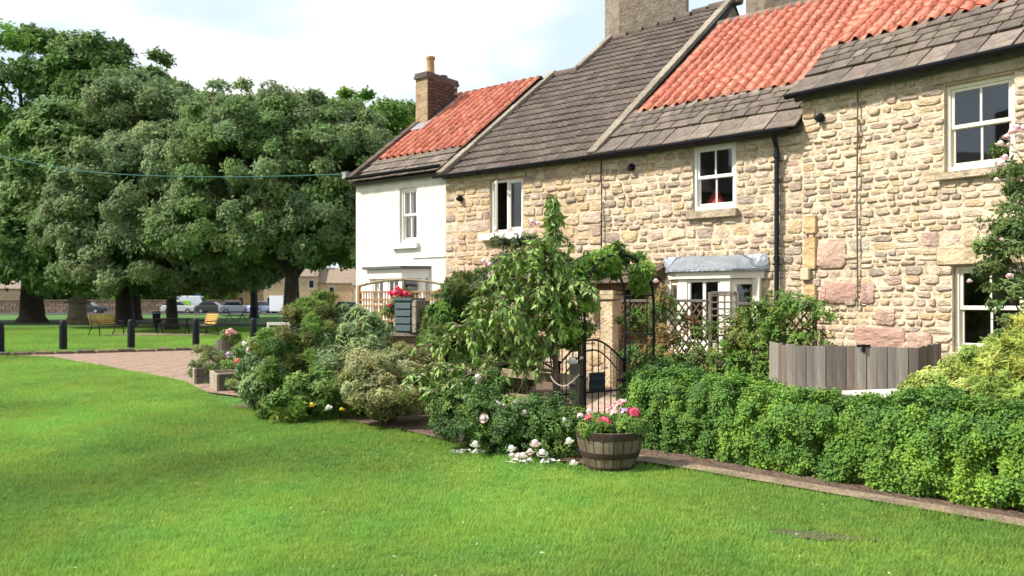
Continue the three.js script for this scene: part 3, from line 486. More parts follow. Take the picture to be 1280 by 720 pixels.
// ================================================================ FOLIAGE KIT
function leafQuad(len, wid, fold = 0.15, curl = 0.15) {   // pointed leaf from the origin along +z, folded on its midrib: four triangles
  const pos = [0, 0, 0, -wid / 2, fold * wid, len * 0.42, 0, 0, len * 0.5, wid / 2, fold * wid, len * 0.42, 0, -curl * len, len], idx = [0, 1, 2, 0, 2, 3, 1, 4, 2, 2, 4, 3];
  const g = new THREE.BufferGeometry(); g.setAttribute('position', new THREE.Float32BufferAttribute(pos, 3)); g.setIndex(idx); return g.toNonIndexed();
}
function spray(n, len, wid, reach, o = {}) {   // a sprig of leaves spreading up from the origin
  const gs = [];
  for (let i = 0; i < n; i++) {
    const a = rr(0, 6.283), k = Math.sqrt(R()), y = rr(o.y0 ?? -0.3, o.y1 ?? 0.5) * reach, pitch = rr(o.p0 ?? -0.5, o.p1 ?? 0.7);
    const g = leafQuad(len * rr(0.7, 1.2), wid * rr(0.75, 1.2));
    g.applyMatrix4(new THREE.Matrix4().compose(V(Math.cos(a) * k * reach, y, Math.sin(a) * k * reach), new THREE.Quaternion().setFromEuler(new THREE.Euler(pitch, rr(0, 6.283), rr(-0.5, 0.5), 'YXZ')), V(1, 1, 1))); gs.push(g);
  }
  const g = mergeGeometries(gs); g.computeVertexNormals(); return g;
}
const tone = (c, v) => { const k = 1 + rr(-v, v), t = rr(-v, v) * 0.35; return lin(Math.max(0.005, c[0] * k * (1 + t)), Math.max(0.005, c[1] * k), Math.max(0.003, c[2] * k * (1 - t))); };
function onSphere() { const z = rr(-1, 1), a = rr(0, 6.283), r = Math.sqrt(1 - z * z); return V(Math.cos(a) * r, z, Math.sin(a) * r); }
// leaf clumps over the outside of a set of ellipsoid lobes [x, y, z, rx, ry, rz]
function crownItems(lobes, { clumps, per, size, cols, scale, low = -1, up = 0.5, flat = 0.6, inner = 0.1, jit = 0.22 }) {
  const wts = lobes.map((l) => Math.pow(l[3] * l[4] * l[5], 2 / 3)), tot = wts.reduce((a, b) => a + b), items = [];
  for (let c = 0, tries = 0; c < clumps && tries < clumps * 12; tries++) {
    let t = R() * tot, li = 0; while (t > wts[li] && li < lobes.length - 1) t -= wts[li++];
    const l = lobes[li], n = onSphere(); if (n.y < low) continue;
    const k = R() < inner ? rr(0.4, 0.85) : R() < 0.2 ? rr(1.06, 1.3) : rr(0.86, 1.06), at = V(l[0] + n.x * l[3] * k, l[1] + n.y * l[4] * k, l[2] + n.z * l[5] * k);
    if (lobes.some((m, i) => i !== li && ((at.x - m[0]) / m[3]) ** 2 + ((at.y - m[1]) / m[4]) ** 2 + ((at.z - m[2]) / m[5]) ** 2 < 0.62)) continue;
    c++;
    const base = tone(pick(cols), 0.2), cs = size * rr(0.45, 1.4) * (k > 1.06 ? 0.55 : 1), sx = rr(0.7, 1.5), sz = rr(0.7, 1.5), out = V(n.x / l[3], n.y / l[4], n.z / l[5]).normalize();
    for (let i = 0; i < per; i++) {
      const m = onSphere(), q = cs * Math.cbrt(rr(0.25, 1)), p = V(at.x + m.x * q * sx, at.y + m.y * q * flat, at.z + m.z * q * sz);
      const dir = m.clone().multiplyScalar(0.7).addScaledVector(out, 0.7).add(V(0, up, 0)).add(onSphere().multiplyScalar(0.45)).normalize();
      const f = 1 + rr(-jit, jit); items.push({ p, dir, s: scale * rr(0.7, 1.3), c: lin(base.r * f * rr(0.92, 1.1), base.g * f, base.b * f * rr(0.9, 1.1)), spin: rr(0, 6.283) });
    }
  }
  return items;
}
const toward = (a, b, t, sag = 0) => V(lerp(a.x, b.x, t), lerp(a.y, b.y, t) + sag, lerp(a.z, b.z, t));
function limbs(trunkTop, lobes, r) { return lobes.map((l) => { const e = V(l[0], l[1] + l[4] * 0.2, l[2]), m = toward(trunkTop, e, 0.5, -0.1 * l[4]).add(V(rr(-0.3, 0.3), 0, rr(-0.3, 0.3))); return taperTube([trunkTop.clone().add(V(0, -0.6, 0)), toward(trunkTop, m, 0.4), m, e], r * rr(0.4, 0.6), r * 0.12, 10, 6); }); }
seed(201);
const broadSpray = spray(16, 0.26, 0.15, 0.30), fineSpray = spray(20, 0.20, 0.10, 0.28), boxSprig = spray(22, 0.026, 0.016, 0.034, { y0: -0.4, y1: 1.6, p0: -0.9, p1: 0.4 });
const bushSpray = spray(16, 0.075, 0.036, 0.07, { y0: -0.4, y1: 0.9 }), smallSpray = spray(18, 0.05, 0.026, 0.055, { y0: -0.4, y1: 1 }), longSpray = spray(12, 0.12, 0.026, 0.06, { y0: -0.3, y1: 0.8, p0: -0.2, p1: 0.9 }), needleSpray = spray(26, 0.07, 0.012, 0.05, { y0: -0.3, y1: 1.2, p0: -1.1, p1: 0 });
function tree(name, label, x, d, r, h, lobes, o, group = 'large trees on the green') {
  const t = thing(name, label, 'tree', [x, 0, d], 0, group), top = V(o.lean ?? 0, h, 0);
  part('trunk', [taperTube([V(0, -0.3, 0), V(0.02, 0.25, 0), V((o.lean ?? 0) * 0.4, h * 0.5, 0.05), top], r * 1.25, r * 0.72, 10, 12), taperTube([V(0, -0.3, 0), V(0, 0.15, 0), V(0, 0.6, 0)], r * 1.9, r * 1.0, 5, 12), ...limbs(top, lobes, r)], M.bark, t);
  scatter('crown', o.geo ?? broadSpray, leafM, crownItems(lobes, o), t); return t;
}
// ================================================================ TREES
const dk = [[0.085, 0.165, 0.03], [0.105, 0.195, 0.034], [0.13, 0.225, 0.04]], mid = [[0.115, 0.20, 0.05], [0.14, 0.235, 0.06], [0.165, 0.265, 0.07]], pale = [[0.20, 0.27, 0.11], [0.235, 0.31, 0.13], [0.165, 0.235, 0.09]], brt = [[0.16, 0.30, 0.04], [0.19, 0.345, 0.045], [0.13, 0.255, 0.035]];
seed(202);
tree('chestnut_tree', 'tallest broad dark chestnut tree at the left edge', -36, 60, 0.75, 4.5, [[-6, 12, 1, 8, 7, 6], [3, 12.5, 0, 7.5, 6.5, 6], [-1, 17.5, 0, 7, 4.6, 5], [5.5, 17, 1, 5, 3.4, 4], [-8, 17.5, 0, 6, 4, 5], [9, 12, 1, 4.5, 4.5, 4.5], [-3, 7.5, 3, 9, 4.2, 5], [6, 7, 2, 6, 3.4, 4.5], [-14, 13, 0, 7, 7.5, 5], [-11, 6.5, 2, 6.5, 4.4, 5], [1, 4.6, 3.5, 7, 2.2, 4]], { clumps: 640, per: 26, size: 1.15, cols: [...dk, ...dk, mid[2], brt[0]], scale: 1.35, low: -0.85, flat: 0.5 });
seed(203);
tree('lime_tree', 'rounded mid green tree in front of the tall chestnut', -24.2, 50, 0.5, 3.6, [[-1, 9, 1, 4.8, 4.6, 4.4], [2.5, 11, 0, 4.0, 4.0, 4], [-3, 5.5, 2, 3.6, 3.0, 3.4], [3, 6, 2, 4.0, 3.4, 3.6], [0.5, 13, 0, 3, 2.6, 3], [-1, 3.9, 2, 4.4, 1.8, 3.2], [4.2, 4.2, 1, 3, 1.8, 2.6]], { clumps: 420, per: 26, size: 0.85, cols: mid, scale: 1.2, low: -0.8 });
seed(204);
tree('whitebeam_tree', 'grey-green whitebeam tree with hanging outer branches', -18.7, 44, 0.28, 3.0, [[0.5, 7.6, 0.5, 4.4, 3.6, 4.0], [-2.2, 6, 1.5, 3.2, 2.8, 3.0], [3.0, 6.2, 1.2, 3.6, 3.0, 3.2], [0.6, 10.6, 0, 3.6, 2.5, 3.2], [-1.6, 12.2, 0, 2.4, 1.6, 2.4], [0, 3.6, 2.4, 4.4, 1.7, 2.6], [3.6, 3.8, 1, 2.4, 1.6, 2.2]], { clumps: 520, per: 24, size: 0.6, cols: pale, scale: 1.05, low: -0.75, geo: fineSpray, up: 0.3 });
seed(205);
tree('whitebeam_tree', 'grey-green tree with thick forked trunk beside the white cottage', -11.0, 40, 0.42, 3.2, [[-1.5, 7.6, 0.5, 3.8, 3.2, 3.6], [2.4, 7.4, 0.5, 3.5, 3.0, 3.4], [0.2, 9.8, 0, 3.4, 2.2, 3.0], [-2.6, 5.0, 1.6, 3.0, 1.8, 2.6], [2.6, 5.2, 1.4, 3.0, 2.0, 2.6], [0, 4.6, 1.8, 3.2, 1.6, 2.2], [-3.2, 10.2, 0, 1.6, 1.4, 1.6], [4.4, 6.6, 0, 1.8, 2.4, 2]], { clumps: 520, per: 24, size: 0.58, cols: [...pale, ...mid], scale: 1.0, low: -0.7, geo: fineSpray, up: 0.3 });
seed(206);
tree('maple_tree', 'bright green tree rising behind the white cottage chimney', -9.2, 54, 0.4, 4, [[0, 11.5, 0, 4.0, 3.6, 3.6], [2.2, 9, 0, 3.6, 4.2, 3.4], [-2.4, 9, 0, 3.4, 3.8, 3.4], [0, 6.2, 0, 4.4, 2.6, 3.6]], { clumps: 220, per: 32, size: 0.9, cols: brt, scale: 1.1, low: -0.8 });
seed(207);
tree('lime_tree', 'slim dark tree beside the lamp post on the green', -24.5, 76, 0.33, 5.5, [[0, 8.5, 0, 5.0, 3.4, 4.2], [-4, 9.5, 0, 4.5, 4, 4], [4, 9, 0, 4.5, 3.6, 4]], { clumps: 190, per: 30, size: 1.0, cols: dk, scale: 1.35, low: -0.9 });
seed(208);
tree('lime_tree', 'dark tree standing between the chestnut and the whitebeam', -32, 68, 0.4, 5, [[0, 8, 0, 5.5, 3.6, 4.4], [-5, 7, 0, 4.5, 3.4, 4], [5, 8.5, 0, 5, 4, 4]], { clumps: 210, per: 30, size: 1.1, cols: dk, scale: 1.4, low: -0.9 });

seed(209);
for (const [lab, x, d, s, cs] of [['dark distant tree at the far left behind the stone wall', -72, 122, 1.1, dk], ['distant dark tree behind the wall left of the pedestal', -60, 124, 1, dk], ['distant dark tree behind the boundary wall and black car', -50, 126, 1.05, dk], ['distant tree behind the lime green panelled van', -43, 134, 0.9, mid], ['distant green tree left of the far sandstone houses', -66, 135, 1.3, mid]])
  tree('distant_tree', lab, x, d, 0.4, 2.5, [[0, 5.5 * s, 0, 6 * s, 4.5 * s, 4], [-4 * s, 3.6 * s, 1, 4.5 * s, 3.4 * s, 3.5], [4.2 * s, 3.8 * s, 1, 4.6 * s, 3.4 * s, 3.5], [0, 2.4, 2, 6 * s, 2.2, 3]], { clumps: 130, per: 26, size: 1.2, cols: cs, scale: 1.9, low: -0.9 }, 'distant trees behind the far wall');

// ================================================================ LAWN GRASS
{
  seed(211);
  const blades = (n, h, w, spread) => { const pos = [], idx = []; for (let i = 0; i < n; i++) { const a = rr(0, 6.283), r = Math.sqrt(R()) * spread, x = Math.cos(a) * r, z = Math.sin(a) * r, b = rr(0, 6.283), hh = h * rr(0.6, 1.2), l = hh * rr(0.2, 0.75), dx = Math.cos(b), dz = Math.sin(b), ww = w * rr(0.7, 1.2), o = pos.length / 3;
    pos.push(x - dz * ww, -0.01, z + dx * ww, x + dz * ww, -0.01, z - dx * ww, x + dx * l * 0.35 - dz * ww * 0.8, hh * 0.6, z + dz * l * 0.35 + dx * ww * 0.8, x + dx * l * 0.35 + dz * ww * 0.8, hh * 0.6, z + dz * l * 0.35 - dx * ww * 0.8, x + dx * l, hh, z + dz * l); idx.push(o, o + 1, o + 2, o + 1, o + 3, o + 2, o + 2, o + 3, o + 4); }
    const g = new THREE.BufferGeometry(); g.setAttribute('position', new THREE.Float32BufferAttribute(pos, 3)); g.setIndex(idx); const f = g.toNonIndexed(); f.computeVertexNormals(); return f; };
  const gy = (x, d) => (fbm(x * 0.12 + 50, d * 0.12 + 50, 0, 3, 41) - 0.5) * 0.04 - 0.012;
  const colour = (x, d) => { const a = fbm(x * 0.5 + 20, d * 0.5 + 20, 0, 4, 71), b = fbm(x * 2.2 + 9, d * 2.2 + 9, 0, 3, 72), k = 0.72 + 0.75 * (a - 0.35) + rr(-0.16, 0.2), y = clamp((b - 0.5) * 1.7 + rr(-0.2, 0.2), -0.5, 0.6); return lin(k * (0.285 + 0.10 * y), k * (0.465 + 0.03 * y), k * 0.075); };
  const bald = (x, d) => Math.hypot((x - 2.12) / 0.5, (d - 5.42 + (x - 2.12) * 0.32) / 0.17) < 0.55 + vnoise(x * 6, d * 6) * 0.5;
  const bands = [[4.2, 7.5, 30000, 0.055, 0.0022, 0.055, 16], [7.5, 12, 34000, 0.055, 0.003, 0.075, 16], [12, 18, 26000, 0.06, 0.004, 0.12, 18], [18, 24, 20000, 0.06, 0.005, 0.17, 18]];
  for (const [d0, d1, n, h, w, sp, bl] of bands) {
    const g = blades(bl, h, w, sp), items = [];
    for (let i = 0; i < n * 1.2 && items.length < n; i++) {
      const d = Math.sqrt(lerp(d0 * d0, d1 * d1, R())), x = rr(-0.72, 0.72) * d; if (d > lawnFar(x) - (x > 1 ? 0.07 : 0.03) || (bald(x, d) && R() < 0.42)) continue;
      const edge = lawnFar(x) - d < 0.18 && x > -4 ? 1.25 : 1;
      items.push({ p: V(x, gy(x, d), -d), dir: V(rr(-0.12, 0.12), 1, rr(-0.12, 0.12)).normalize(), s: [1, rr(0.45, 0.95) * edge * (0.7 + 0.6 * vnoise(x * 1.2, d * 1.2, 0, 5)), 1], c: colour(x, d), spin: rr(0, 6.283) });
    }
    tag(scatter('lawn_grass', g, grassM, items), ['short bright green grass at the front of the lawn', 'short green grass beside the half barrel and flower border', 'short green grass near the planter boxes', 'short green grass along the edge of the gravel drive'][bands.findIndex((b) => b[0] === d0)], 'grass');
  }
  { // the green beyond the bollards, seen at a flat angle
    const g = blades(18, 0.06, 0.007, 0.28), items = [];
    for (let i = 0; i < 16000; i++) { const d = Math.sqrt(lerp(24.5 ** 2, 48 ** 2, R())), x = lerp(-0.70 * d, -3.5 - (d - 24) * 0.1, R()); if (d < 27.2 && x > -14.6 - (d - 24) * 0.1 && d < 24.3 + (x + 14.6) * 0.42) continue; items.push({ p: V(x, gy(x, d), -d), dir: V(0, 1, 0), s: [1, rr(0.6, 1.1), 1], c: colour(x * 0.5, d * 0.5), spin: rr(0, 6.283) }); }
    tag(scatter('lawn_grass', g, grassM, items), 'mown grass of the far green behind the bollards', 'grass');
  }
  const daisy = join([put(new THREE.CircleGeometry(0.011, 7), 0, 0.05, 0, -1.2), put(new THREE.CircleGeometry(0.008, 6), 0.02, 0.045, 0.015, -0.9)]), fl = [];
  for (let i = 0; i < 260; i++) { const d = 4.6 + 9 * R() * R(), x = rr(-0.66, 0.68) * d; if (d > lawnFar(x) - 0.08) continue; fl.push({ p: V(x, gy(x, d), -d), dir: V(rr(-0.3, 0.3), 1, rr(-0.1, 0.4)).normalize(), s: rr(0.3, 0.6), c: lin(0.75, 0.76, 0.66), spin: rr(0, 6.283) }); }
  tag(scatter('clover_flowers', daisy, petalM(1, 1, 1), fl), 'tiny white clover flowers scattered through the lawn', 'flowers');
}

// ================================================================ PORCH between the two middle cottages (part of the bay cottage)
{
  seed(301);
  const h = scene.children.find((o) => o.userData.label?.includes('cream bay window'));
  const pr = part('porch', [span(-0.55, 1.34, 1.80, 1.92, 0.5, 0.62, 0.01), span(-0.55, -0.43, 1.92, 2.02, 0.01, 0.5), span(1.22, 1.34, 1.92, 2.02, 0.01, 0.5)], M.brownWood, h);
  const g = join([soft(0.165, 0.014, 0.26, 0.004)]), mats = [stoneM(0.16, 0.10, 0.075), stoneM(0.20, 0.13, 0.10), stoneM(0.13, 0.09, 0.07)];
  part('porch_boarding', [slab(V(-0.6, 1.95, 0.72), V(1.38, 1.95, 0.72), V(1.38, 2.30, 0.02), V(-0.6, 2.30, 0.02), 0.03)], M.brownWood, pr);
  for (let r = 0; r < 5; r++) for (let i = 0; i < 12; i++) { const e = part('porch_tile', g, pick(mats), pr); e.position.set(-0.52 + i * 0.168 + (r % 2) * 0.06, 1.975 + r * 0.07, 0.66 - r * 0.14); e.rotation.x = 0.40; }
  part('porch_pillar', [soft(0.28, 1.62, 0.28, 0.02, 0.6, 0.81, 0.58), soft(0.36, 0.09, 0.36, 0.015, 0.6, 1.665, 0.58), soft(0.32, 0.08, 0.32, 0.015, 0.6, 1.75, 0.58)], M.ashlar, pr);
}
// ================================================================ BOX HEDGE
{
  seed(302);
  const A = V(1.30, 0, -8.72), B = V(5.35, 0, -4.10), dir = B.clone().sub(A), len = dir.length(); dir.normalize();
  const inn = V(-dir.z, 0, dir.x); if (inn.z > 0) inn.negate();   // away from the lawn
  const hg = thing('box_hedge', 'clipped green box hedge running along the lawn edge', 'hedge', [A.x, 0, -A.z], Math.atan2(-dir.z, dir.x));
  // hedge frame: x along, z toward the lawn
  const items = [], W = 0.62, tint = [[0.11, 0.235, 0.034], [0.15, 0.29, 0.04], [0.08, 0.18, 0.03]];
  for (let i = 0; i < 23000; i++) {
    const x = rr(-0.02, len), hh = 0.70 + 0.03 * Math.sin(x * 2.1) + (vnoise(x * 1.7, 3) - 0.5) * 0.09 + (x < 0.55 ? 0.06 : 0);
    const per = 2 * hh + W, t = Math.pow(R(), 0.9) * per; let y, z, n;
    if (t < hh) { y = t; z = 0; n = V(0, 0.25, 1); } else if (t < hh + W) { y = hh; z = -(t - hh); n = V(0, 1, 0.1); } else { y = per - t; z = -W; n = V(0, 0.2, -1); }
    if (x < 0.06) n.add(V(-1, 0, 0));
    const rnd = 0.1, ez = Math.min(-z, W + z), ey = hh - y; if (ey < rnd && ez < rnd) { y -= (rnd - ez) * 0.45; z += (z > -W / 2 ? -1 : 1) * (rnd - ey) * 0.4; }
    const plume = 1 - Math.abs(2 * fbm(x * 7, (y + z) * 3.2 + 30, 0, 3, 7) - 1) * 2.2, bump = (plume - 0.5) * 0.15 + (vnoise(x * 2, (y + z) * 2, 0, 6) - 0.5) * 0.1 - Math.pow(R(), 2) * 0.08 + (y < 0.16 ? -0.06 + y * 0.2 : 0);
    n.normalize(); const c = tone(tint[fbm(x * 3, (y - z) * 3, 0, 2, 9) > 0.54 ? 1 : R() < 0.4 ? 2 : 0], 0.22), young = vnoise(x * 9, (y - z) * 9, 0, 19) > 0.6; if (young) { c.r *= 1.45; c.g *= 1.25; }
    items.push({ p: V(x + n.x * bump, Math.max(0.03, y + n.y * bump), z + n.z * bump), dir: n.clone().add(V(0, 0.55, 0)).add(onSphere().multiplyScalar(0.55)).normalize(), s: rr(0.9, 1.6), c, spin: rr(0, 6.283) });
  }
  scatter('foliage', boxSprig, glossLeafM, items, hg);
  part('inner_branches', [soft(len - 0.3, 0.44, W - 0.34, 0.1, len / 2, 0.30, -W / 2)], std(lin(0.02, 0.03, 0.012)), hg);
  const st = []; for (let x = 0.1; x < len; x += 0.16) { const z = rr(-0.35, -0.1); st.push(rod(V(x, 0, z), V(x + rr(-0.06, 0.06), 0.3, z + rr(-0.05, 0.1)), 0.009, 5)); }
  part('stems', st, M.twig, hg).userData.kind = 'stuff';
}
// ================================================================ SHRUBS
function shrub(name, label, cat, x, d, lobes, o) {
  const t = thing(name, label, cat, [x, 0, d], 0, o.group);
  lobes = lobes.concat(lobes.flatMap((l) => Array.from({ length: o.mini ?? 3 }, () => { const n = onSphere(), k = rr(0.35, 0.55); n.y = Math.abs(n.y) * 0.8; return [l[0] + n.x * l[3], Math.max(l[1] + n.y * l[4], 0.12), l[2] + n.z * l[5], l[3] * k, l[4] * k, l[5] * k]; })));
  scatter('foliage', o.geo ?? bushSpray, o.mat ?? leafM, crownItems(lobes, { low: -0.95, ...o }), t);
  const st = [], n = o.stems ?? 7; for (let i = 0; i < n; i++) { const l = pick(lobes), a = V(rr(-0.1, 0.1), 0, rr(-0.1, 0.1)), b = V(l[0] + rr(-0.5, 0.5) * l[3], l[1] + rr(-0.2, 0.6) * l[4], l[2] + rr(-0.5, 0.5) * l[5]); st.push(taperTube([a, toward(a, b, 0.5, 0.05).add(V(rr(-0.05, 0.05), 0, rr(-0.05, 0.05))), b], o.stemR ?? 0.014, 0.004, 6, 5)); }
  part('stems', st, o.stemM ?? M.twig, t).userData.kind = 'stuff'; return t;
}
seed(311); shrub('feathery_shrub', 'tall feathery green shrub with bronze top beside the gravel drive', 'shrub', -3.0, 11.9, [[0, 1.05, 0, 0.36, 0.5, 0.36], [-0.28, 0.62, 0.15, 0.4, 0.55, 0.35], [0.3, 0.6, 0.1, 0.36, 0.5, 0.35], [0.12, 1.2, -0.1, 0.3, 0.36, 0.3]], { clumps: 110, per: 30, size: 0.12, cols: [[0.15, 0.27, 0.045], [0.11, 0.21, 0.038], [0.22, 0.29, 0.055], [0.21, 0.22, 0.06]], scale: 1.1, geo: needleSpray });
seed(312); shrub('grey_green_perennial', 'low grey-green leafy perennial at the border corner by the drive', 'plant', -3.5, 11.75, [[0, 0.32, 0, 0.3, 0.34, 0.3], [0.35, 0.25, -0.2, 0.3, 0.28, 0.28], [-0.22, 0.4, -0.2, 0.24, 0.34, 0.26]], { mini: 2, clumps: 70, per: 26, size: 0.11, cols: [[0.20, 0.30, 0.11], [0.14, 0.24, 0.08], [0.24, 0.33, 0.12]], scale: 1.1 });
seed(313); shrub('buddleia_shrub', 'loose pale buddleia with long grey-green leaves before the trellis', 'shrub', -2.35, 11.8, [[0, 1.0, 0, 0.42, 0.42, 0.4], [-0.35, 0.7, 0.1, 0.34, 0.4, 0.3], [0.25, 0.8, 0, 0.28, 0.36, 0.3], [0.1, 0.5, 0.2, 0.45, 0.4, 0.35]], { mini: 1, clumps: 80, per: 15, size: 0.15, cols: [[0.264, 0.360, 0.144], [0.198, 0.300, 0.102], [0.330, 0.405, 0.180]], scale: 1.2, geo: longSpray, stemM: M.paleTwig, inner: 0.25 });
seed(314); shrub('euonymus_shrub', 'olive variegated shrub with bare stems at the lawn edge', 'shrub', -1.62, 10.35, [[-0.15, 0.62, 0, 0.32, 0.3, 0.3], [0.26, 0.66, 0, 0.28, 0.3, 0.28], [0.02, 0.45, 0.12, 0.4, 0.3, 0.3], [0.3, 0.42, 0, 0.28, 0.26, 0.28]], { mini: 2, clumps: 120, per: 22, size: 0.14, cols: [[0.36, 0.36, 0.15], [0.28, 0.30, 0.11], [0.22, 0.22, 0.09], [0.42, 0.42, 0.2]], scale: 0.85, geo: smallSpray, stems: 22, stemR: 0.016, stemM: M.twig });
seed(315); shrub('border_plant', 'leafy green border plant with yellow flowers below the feathery shrub', 'plant', -2.6, 10.95, [[0, 0.28, 0, 0.4, 0.3, 0.3], [0.45, 0.26, -0.25, 0.36, 0.3, 0.28], [-0.4, 0.22, 0.2, 0.3, 0.24, 0.26]], { clumps: 70, per: 24, size: 0.1, cols: [[0.148, 0.285, 0.042], [0.116, 0.225, 0.036], [0.214, 0.300, 0.060]], scale: 1.0 });
seed(316); shrub('yew_bush', 'dark rounded yew bush under the open casement window', 'bush', -0.55, 13.3, [[0, 1.55, 0, 0.55, 0.6, 0.5], [-0.4, 1.1, 0, 0.5, 0.7, 0.5], [0.4, 1.1, 0, 0.55, 0.8, 0.5], [0, 0.6, 0.1, 0.9, 0.6, 0.5]], { mini: 1, clumps: 150, per: 30, size: 0.15, cols: [[0.074, 0.135, 0.024], [0.049, 0.105, 0.019], [0.148, 0.195, 0.036]], scale: 1.1, geo: needleSpray });
seed(317); shrub('trellis_shrub', 'leafy shrub climbing the trellis beside the green cabinet', 'shrub', -1.02, 13.0, [[0, 0.8, 0, 0.35, 0.7, 0.3], [0.15, 1.2, 0, 0.28, 0.36, 0.28]], { mini: 1, clumps: 60, per: 24, size: 0.12, cols: [[0.099, 0.210, 0.030], [0.132, 0.255, 0.036]], scale: 1.0 });
seed(318); shrub('box_bush', 'dark green box bush at the end of the hedge by the gate', 'bush', 1.6, 9.0, [[0.05, 0.46, 0, 0.32, 0.4, 0.32], [0.34, 0.42, 0.1, 0.3, 0.36, 0.3]], { mini: 0, clumps: 90, per: 40, size: 0.09, cols: [[0.074, 0.165, 0.024], [0.099, 0.210, 0.030]], scale: 1.4, geo: boxSprig, mat: glossLeafM });
seed(319); shrub('variegated_shrub', 'pale yellow-green shrub behind the hedge by the lower window', 'shrub', 4.85, 8.35, [[0, 0.65, 0, 0.34, 0.38, 0.32], [-0.25, 0.55, 0.1, 0.3, 0.36, 0.3], [0.3, 0.6, 0.1, 0.34, 0.36, 0.3]], { clumps: 100, per: 26, size: 0.1, cols: [[0.396, 0.480, 0.108], [0.297, 0.405, 0.084], [0.495, 0.540, 0.156]], scale: 0.8, geo: smallSpray });
seed(320); shrub('golden_conifer', 'golden yellow conifer at the right edge behind the hedge', 'conifer', 5.25, 8.0, [[0, 0.85, 0, 0.36, 0.5, 0.34], [0.25, 1.05, 0, 0.32, 0.42, 0.3], [-0.2, 0.6, 0.15, 0.34, 0.42, 0.3], [0.2, 0.55, 0.2, 0.4, 0.4, 0.3]], { clumps: 110, per: 24, size: 0.12, cols: [[0.36, 0.43, 0.08], [0.27, 0.36, 0.06], [0.44, 0.48, 0.11]], scale: 1.0, geo: needleSpray });
// climbers on the trellis
const trA = V(1.74, 0, -12.9), trB = V(4.23, 0, -11.2), trP = (t, y, o = 0) => { const d = trB.clone().sub(trA).normalize(); return V(lerp(trA.x, trB.x, t) + d.z * -o * 0 + (-d.z) * -o, y, lerp(trA.z, trB.z, t) + d.x * o); };
for (const [i, lab, t0, t1, y0, y1, n, cols] of [[1, 'green and bronze climber tangled over the left of the lattice trellis', 0.02, 0.42, 0.5, 1.65, 40, [[0.148, 0.240, 0.048], [0.281, 0.195, 0.060], [0.099, 0.180, 0.036]]], [2, 'climbing rose with fresh green shoots over the middle trellis', 0.5, 0.8, 0.5, 1.6, 34, [[0.181, 0.315, 0.048], [0.132, 0.255, 0.036], [0.247, 0.255, 0.060]]], [3, 'thin climber at the right end of the trellis by the downpipe', 0.82, 1.02, 0.7, 1.72, 20, [[0.181, 0.300, 0.054], [0.132, 0.240, 0.042]]]]) {
  seed(330 + i); const c = trP((t0 + t1) / 2, 0, 0.1), t = thing('trellis_climber', lab, 'climber', [c.x, 0, -c.z], 0, 'climbers on the trellis'), lobes = [];
  for (let k = 0; k < 9; k++) { const q = trP(lerp(t0, t1, (k + 0.5) / 9), rr(y0 + 0.2, y1 - 0.15), rr(0, 0.18)).sub(c); lobes.push([q.x, q.y, q.z, rr(0.12, 0.24), rr(0.15, 0.3), rr(0.1, 0.18)]); }
  for (let k = 0; k < 4; k++) { const q = trP(lerp(t0, t1, (k + 0.5) / 4), 0.5, 0.15).sub(c); lobes.push([q.x, q.y, q.z, 0.3, 0.36, 0.2]); }
  scatter('foliage', bushSpray, leafM, crownItems(lobes, { clumps: Math.round(n * 1.5), per: 11, size: 0.2, flat: 0.9, cols, scale: 0.85, inner: 0.5, low: -1 }), t);
  part('stems', lobes.map((l) => taperTube([V(l[0] * 0.5, 0, l[2]), V(l[0] * 0.7, l[1] * 0.5, l[2]), V(l[0], l[1] + l[4], l[2])], 0.009, 0.003, 6, 5)), M.twig, t).userData.kind = 'stuff';
}
// ================================================================ ROSES
function bloomGeo(r, rings = 3) { const gs = []; for (let k = 0; k < rings; k++) { const n = 4 + k * 2, rad0 = r * (0.35 + 0.65 * k / (rings - 1)), lift = 0.55 - 0.3 * k; for (let i = 0; i < n; i++) { const g = new THREE.SphereGeometry(rad0 * 0.62, 5, 4, 0, Math.PI, 0.2, 1.5).scale(1, 1, 0.35); g.applyMatrix4(new THREE.Matrix4().compose(V(0, r * lift, rad0 * 0.55), new THREE.Quaternion().setFromEuler(new THREE.Euler(0.5 + k * 0.3 + rr(-0.1, 0.1), 0, 0)), V(1, 1, 1))); g.rotateY(i / n * 6.283 + k * 0.7 + rr(-0.15, 0.15)); gs.push(g); } } gs.push(new THREE.IcosahedronGeometry(r * 0.62, 1).scale(1, 0.85, 1).translate(0, r * 0.5, 0)); return join(gs); }
seed(340);
const roses = [bloomGeo(0.045), bloomGeo(0.04), bloomGeo(0.05)], P = { blush: petalM(0.86, 0.70, 0.64), white: petalM(0.86, 0.84, 0.76), pink: petalM(0.84, 0.42, 0.44), pale: petalM(0.88, 0.62, 0.62), red: petalM(0.72, 0.03, 0.09), hot: petalM(0.85, 0.10, 0.20), yellow: petalM(0.85, 0.62, 0.05), lilac: petalM(0.62, 0.44, 0.66), coral: petalM(0.85, 0.22, 0.16) };
function bloom(parent, name, mat, x, y, z, s = 1) { const m = part(name, pick(roses), mat, parent); m.position.set(x, y, z); m.rotation.set(rr(-0.2, 0.9), rr(0, 6.28), rr(-0.5, 0.5)); m.scale.setScalar(s * rr(0.85, 1.15)); return m; }
const spot = (px, py, d) => V((px - 640) / 1000 * d, 1.6 - (py - 376) / 1000 * d, -d);   // a place noted on the photograph, with its distance, in metres
